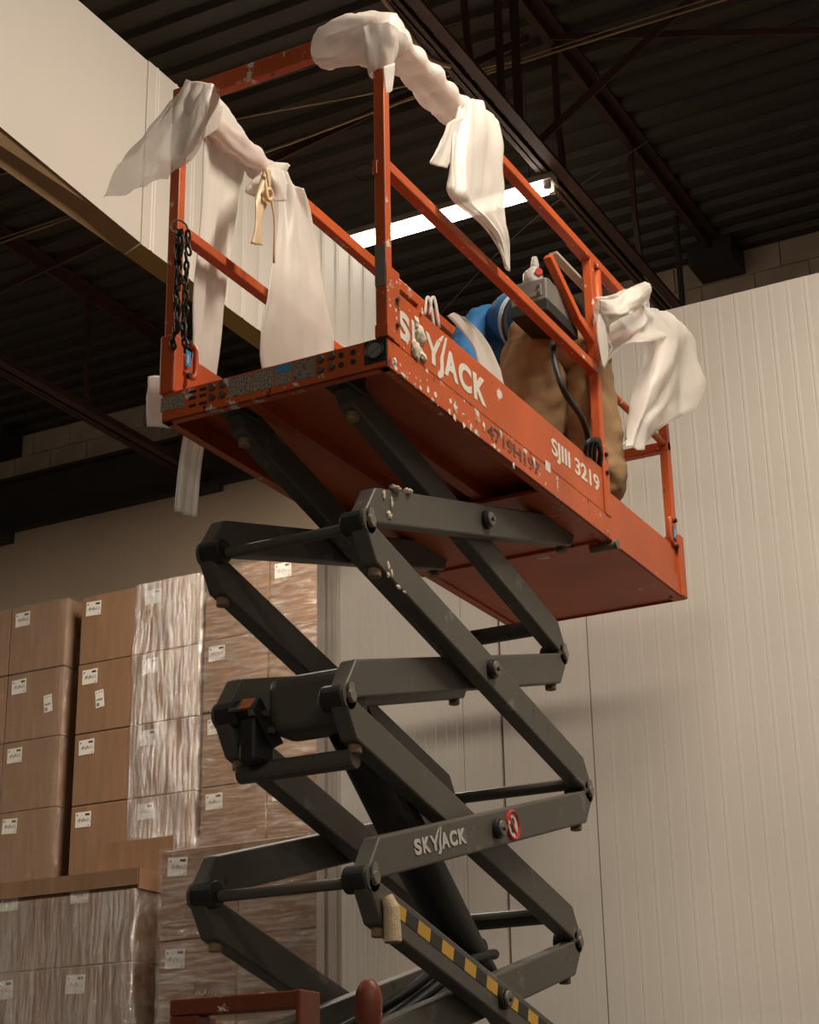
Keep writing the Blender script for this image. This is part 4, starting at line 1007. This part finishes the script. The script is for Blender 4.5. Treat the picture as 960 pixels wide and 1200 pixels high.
drape('cuff_tail', 'foam', w3, [[n3(450, 78), n3(456, 76), n3(462, 74)], [n3(451, 95), n3(456, 95), n3(461, 92)], [n3(452, 110), n3(456, 109), n3(460, 106)]], 10, 8, .004, 2)
xk = at(548, 138, Y=Yb).x
sleeve(MB(), Xb + .06, xk, Yb + .016, RT, .056, n=44, seed=7, amp=.25).build('rail_sleeve', 'foam', w3, smooth=True)
xk2 = at(585, 180, Y=Yb).x
sleeve(MB(), xk - .01, xk + .08, Yb + .016, RT - .0, .05, n=12, seed=9, amp=.2).build('rail_sleeve', 'foam', w3, smooth=True)
MB().torus((xk, Yb + .012, RT - .012), .050, .008, (1, 0, .1), 24, 8).build('tie_band', 'foam', w3, smooth=True)
n4 = pr(y=Yb - .045)
drape('hanging_sheet', 'foam', w3, [
    [n4(538, 124, .02), n4(552, 116, .0), n4(566, 122, .0), n4(586, 142, .02)],
    [n4(530, 160), n4(548, 158, -.02), n4(572, 160, -.02), n4(592, 166)],
    [n4(526, 205), n4(546, 205, -.03), n4(570, 205, -.02), n4(590, 202)],
    [n4(528, 228), n4(546, 236, -.03), n4(568, 240, -.02), n4(590, 232)],
    [n4(562, 258), n4(570, 260, -.02), n4(580, 262, -.01), n4(592, 258)],
    [n4(582, 285), n4(586, 286), n4(591, 286), n4(595, 284)],
    [n4(592, 312), n4(594, 314), n4(596, 316), n4(598, 318)]], 46, 22, .02, 13)
drape('side_wing', 'foam', w3, [[n4(524, 146), n4(532, 140), n4(545, 136)], [n4(514, 170), n4(524, 172), n4(538, 168)], [n4(502, 191), n4(512, 194), n4(524, 197)]], 14, 10, .008, 5)
# 4: sheet over the extension end rails
w4 = thing('foam_sheet', 'thin white foam sheet billowing over the end rails beside the cold-room wall', 'foam sheet', (6.1, Yb, DECK))
e1 = pr(y=Yb - .02)
drape('billow', 'film_sheet', w4, [
    [e1(692, 350), e1(706, 348), e1(722, 344), e1(738, 338), e1(752, 345)],
    [e1(700, 372), e1(716, 366), e1(734, 360), e1(752, 352, -.06), e1(764, 362)],
    [e1(706, 400), e1(722, 396, -.03), e1(744, 385, -.05), e1(764, 376, -.08), e1(782, 376)],
    [e1(708, 430), e1(716, 420), e1(738, 402, -.05), e1(764, 400, -.08), e1(790, 392)]], 30, 24, .05, 21, fold=(0, -1, 0), freq=(3, 4))
drape('big_tail', 'film_sheet', w4, [
    [e1(742, 362), e1(760, 356, -.05), e1(778, 368, -.05), e1(786, 378)],
    [e1(756, 395), e1(774, 388, -.07), e1(796, 388, -.08), e1(806, 396)],
    [e1(752, 430), e1(774, 425, -.08), e1(800, 420, -.08), e1(816, 425)],
    [e1(744, 470), e1(764, 466, -.06), e1(796, 462, -.08), e1(820, 450)],
    [e1(736, 505), e1(748, 500, -.04), e1(776, 488, -.06), e1(812, 482)],
    [e1(727, 522), e1(740, 525, -.02), e1(752, 526, -.02), e1(766, 490)]], 40, 24, .05, 23, fold=(0, -1, 0), freq=(2, 4))
drape('fold_curl', 'foam', w4, [
    [e1(700, 352, -.04), e1(720, 350, -.06), e1(742, 336, -.10), e1(756, 330, -.10)],
    [e1(704, 362, -.04), e1(724, 366, -.08), e1(746, 352, -.12), e1(762, 338, -.10)],
    [e1(712, 384, -.04), e1(728, 372, -.08), e1(744, 366, -.10), e1(758, 356, -.08)]], 18, 18, .02, 25)
drape('corner_strand', 'foam', w4, [
    [e1(702, 360, -.03), e1(708, 358, -.04), e1(716, 360, -.04)],
    [e1(700, 390, -.02), e1(706, 392, -.03), e1(714, 390, -.03)],
    [e1(706, 430, -.02), e1(709, 432, -.02), e1(712, 425, -.02)]], 14, 8, .008, 27)
# foam piece lying by the worker's hand
w5 = thing('foam_sheet', 'strip of white foam sheet lying over the slide rail next to the worker', 'foam sheet', (4.7, Yb + .1, DECK))
e5 = pr(y=Yb + .10)
drape('foam_strip', 'foam', w5, [
    [e5(524, 370), e5(534, 366), e5(544, 372)],
    [e5(540, 386), e5(552, 380), e5(562, 388)],
    [e5(556, 408), e5(566, 400), e5(576, 410)],
    [e5(562, 428), e5(574, 424), e5(586, 432)],
    [e5(570, 446), e5(580, 444), e5(590, 448)],
    [e5(580, 500), e5(590, 500), e5(600, 504)],
    [e5(586, 532), e5(596, 534), e5(606, 538)]], 30, 10, .012, 31)

# ================================================================== the worker, bent over, seen from behind
PW = thing('person', 'worker in tan work trousers and blue shirt bending over on the platform', 'person', (5.55, 2.42, DECK))
M['trouser'] = plain('tan_canvas', (0.27, 0.165, 0.078), 0.85, var=0.22, scale=5, bmp=0.0)
_N, _L = M['trouser'].node_tree.nodes, M['trouser'].node_tree.links
bump(_N, _L, _N['Principled BSDF'], ntex(_N, _L, coords(_N, _L, (2.2, 2.2, 0.8)), 4.5, 2, 0.4), 0.55, 0.05)
M['shirt'] = plain('blue_shirt', (0.022, 0.125, 0.30), 0.8, var=0.15, scale=9, bmp=0.2)
M['hiviz'] = plain('pale_stripe', (0.45, 0.55, 0.66), 0.6, var=0.08)
M['skin'] = plain('skin', (0.42, 0.24, 0.16), 0.55, var=0.08)
M['glove'] = plain('white_glove', (0.55, 0.50, 0.43), 0.85, scale=20, bmp=0.3)
M['boot'] = plain('tan_boot', (0.20, 0.12, 0.06), 0.7, scale=12)
M['hair'] = plain('dark_hair', (0.03, 0.02, 0.015), 0.7)
def skin(name, mat, pts, edges, parent, sub=2, disp=0.0, dscale=0.12):
    me = bpy.data.meshes.new(name); me.from_pydata([p[0] for p in pts], edges, []); me.update()
    o = bpy.data.objects.new(name, me); COL.objects.link(o); me.materials.append(M[mat])
    sm = o.modifiers.new('skin', 'SKIN'); sm.use_smooth_shade = True
    sv = me.skin_vertices[0].data
    for i, p in enumerate(pts):
        r = p[1]; sv[i].radius = (r, r) if isinstance(r, (int, float)) else r
    sv[0].use_root = True
    s_ = o.modifiers.new('sub', 'SUBSURF'); s_.levels = sub; s_.render_levels = sub
    if disp:
        tx = bpy.data.textures.new(name, 'CLOUDS'); tx.noise_scale = dscale; tx.noise_depth = 3
        dm = o.modifiers.new('wrinkle', 'DISPLACE'); dm.texture = tx; dm.strength = disp; dm.mid_level = 0.5; dm.texture_coords = 'LOCAL'
    adopt(o, parent); return o
pel = Vector((5.55, 2.30, 3.88))
fw_ = Vector((.72, .694, 0)); lf = Vector((-.694, .72, 0))   # facing away and to the far side
def B(f, l, z): return (pel.x + fw_.x * f + lf.x * l, pel.y + fw_.y * f + lf.y * l, z)
legs = [(B(-.02, 0, 3.89), (.19, .18)), (B(-.04, .085, 3.78), .155), (B(.0, .10, 3.50), .135), (B(-.02, .12, 3.22), .10),
        (B(-.04, -.085, 3.78), .155), (B(.0, -.125, 3.50), .135), (B(-.02, -.17, 3.22), .09), (B(.07, 0, 3.99), (.18, .16))]
skin('trousers', 'trouser', legs, [(0, 1), (1, 2), (2, 3), (0, 4), (4, 5), (5, 6), (0, 7)], PW, 4, .036, .10)
tor = [(B(.07, 0, 4.00), (.17, .14)), (B(.20, 0, 4.09), (.18, .135)), (B(.34, 0, 4.13), (.185, .13)), (B(.42, 0, 4.12), (.15, .10)),
       (B(.38, .19, 4.08), .085), (B(.26, .27, 3.93), .068), (B(.16, .26, 3.80), .05), (B(.36, -.19, 4.17), .085), (B(.32, -.32, 4.17), .07), (B(.44, -.26, 3.98), .052), (B(.50, 0, 4.08), .07)]
skin('shirt', 'shirt', tor, [(0, 1), (1, 2), (2, 3), (3, 4), (4, 5), (5, 6), (3, 7), (7, 8), (8, 9), (3, 10)], PW, 3, .03, .07)
body = [(B(.30, 0, 4.10), .10), (B(.48, 0, 4.07), .06), (B(.54, 0, 4.02), .055), (B(.59, 0, 3.94), .085), (B(.60, 0, 3.87), .075)]
hd_ = skin('body', 'skin', body, [(0, 1), (1, 2), (2, 3), (3, 4)], PW, 2)
blob('hair', 'hair', hd_, B(.62, 0, 3.94), (.09, .085, .095), 3, .08)
# belt line: pale stripes at the shirt hem
def ring(f, z, ra, rb, mat, nm, tilt=.35, r=.012):
    c = Vector(B(f, 0, z)); ax = (fw_ * 1.0 + Vector((0, 0, tilt))).normalized(); u = lf; v = ax.cross(u)
    mb = MB(); pts = [c + u * math.cos(q) * ra + v * math.sin(q) * rb for q in [2 * math.pi * k / 40 for k in range(42)]]
    mb.tube(pts, r, 8, False); return mb.build(nm, mat, PW, smooth=True)
# hands: gloved, palm and five fingers
def hand(wrist, direc, side, parent):
    w_ = Vector(wrist); d_ = Vector(direc).normalized(); s_ = Vector(side).normalized(); nn = d_.cross(s_)
    pts = [(tuple(w_), .030), (tuple(w_ + d_ * .05), (.042, .024)), (tuple(w_ + d_ * .09), (.044, .02))]; ed = [(0, 1), (1, 2)]
    g = skin('glove', 'glove', pts, ed, parent, 2)
    for k, (off, ln) in enumerate(((-.033, .060), (-.011, .075), (.011, .070), (.033, .055))):
        b0 = w_ + d_ * .085 + s_ * off
        skin('glove_finger', 'glove', [(tuple(b0), .0105), (tuple(b0 + d_ * ln * .5 + nn * .008), .0095), (tuple(b0 + d_ * ln * .8 + nn * .026), .009), (tuple(b0 + d_ * ln * .85 + nn * .045), .008)], [(0, 1), (1, 2), (2, 3)], g, 1)
    b0 = w_ + d_ * .03 + s_ * -.035
    skin('glove_thumb', 'glove', [(tuple(b0), .012), (tuple(b0 + d_ * .03 - s_ * .025), .011), (tuple(b0 + d_ * .06 - s_ * .025 + nn * .02), .009)], [(0, 1), (1, 2)], g, 1)
hand(B(.16, .26, 3.80), (-.25, -.05, -1), fw_, PW)
hand(B(.44, -.26, 3.98), (.1, .1, -1), fw_, PW)
ring(.10, 4.02, .165, .148, 'hiviz', 'hem_stripe', r=.008)
ring(.125, 4.035, .166, .148, 'hiviz', 'hem_stripe', r=.005)
ring(.07, 4.0, .164, .148, 'black', 'belt', r=.012)
for l_ in (.12, -.17):
    skin('boot', 'boot', [(B(-.02, l_, 3.25), .062), (B(-.01, l_, DECK + .055), (.056, .056)), (B(.10, l_, DECK + .042), (.05, .042)), (B(.18, l_, DECK + .036), (.046, .034))], [(0, 1), (1, 2), (2, 3)], PW, 2)
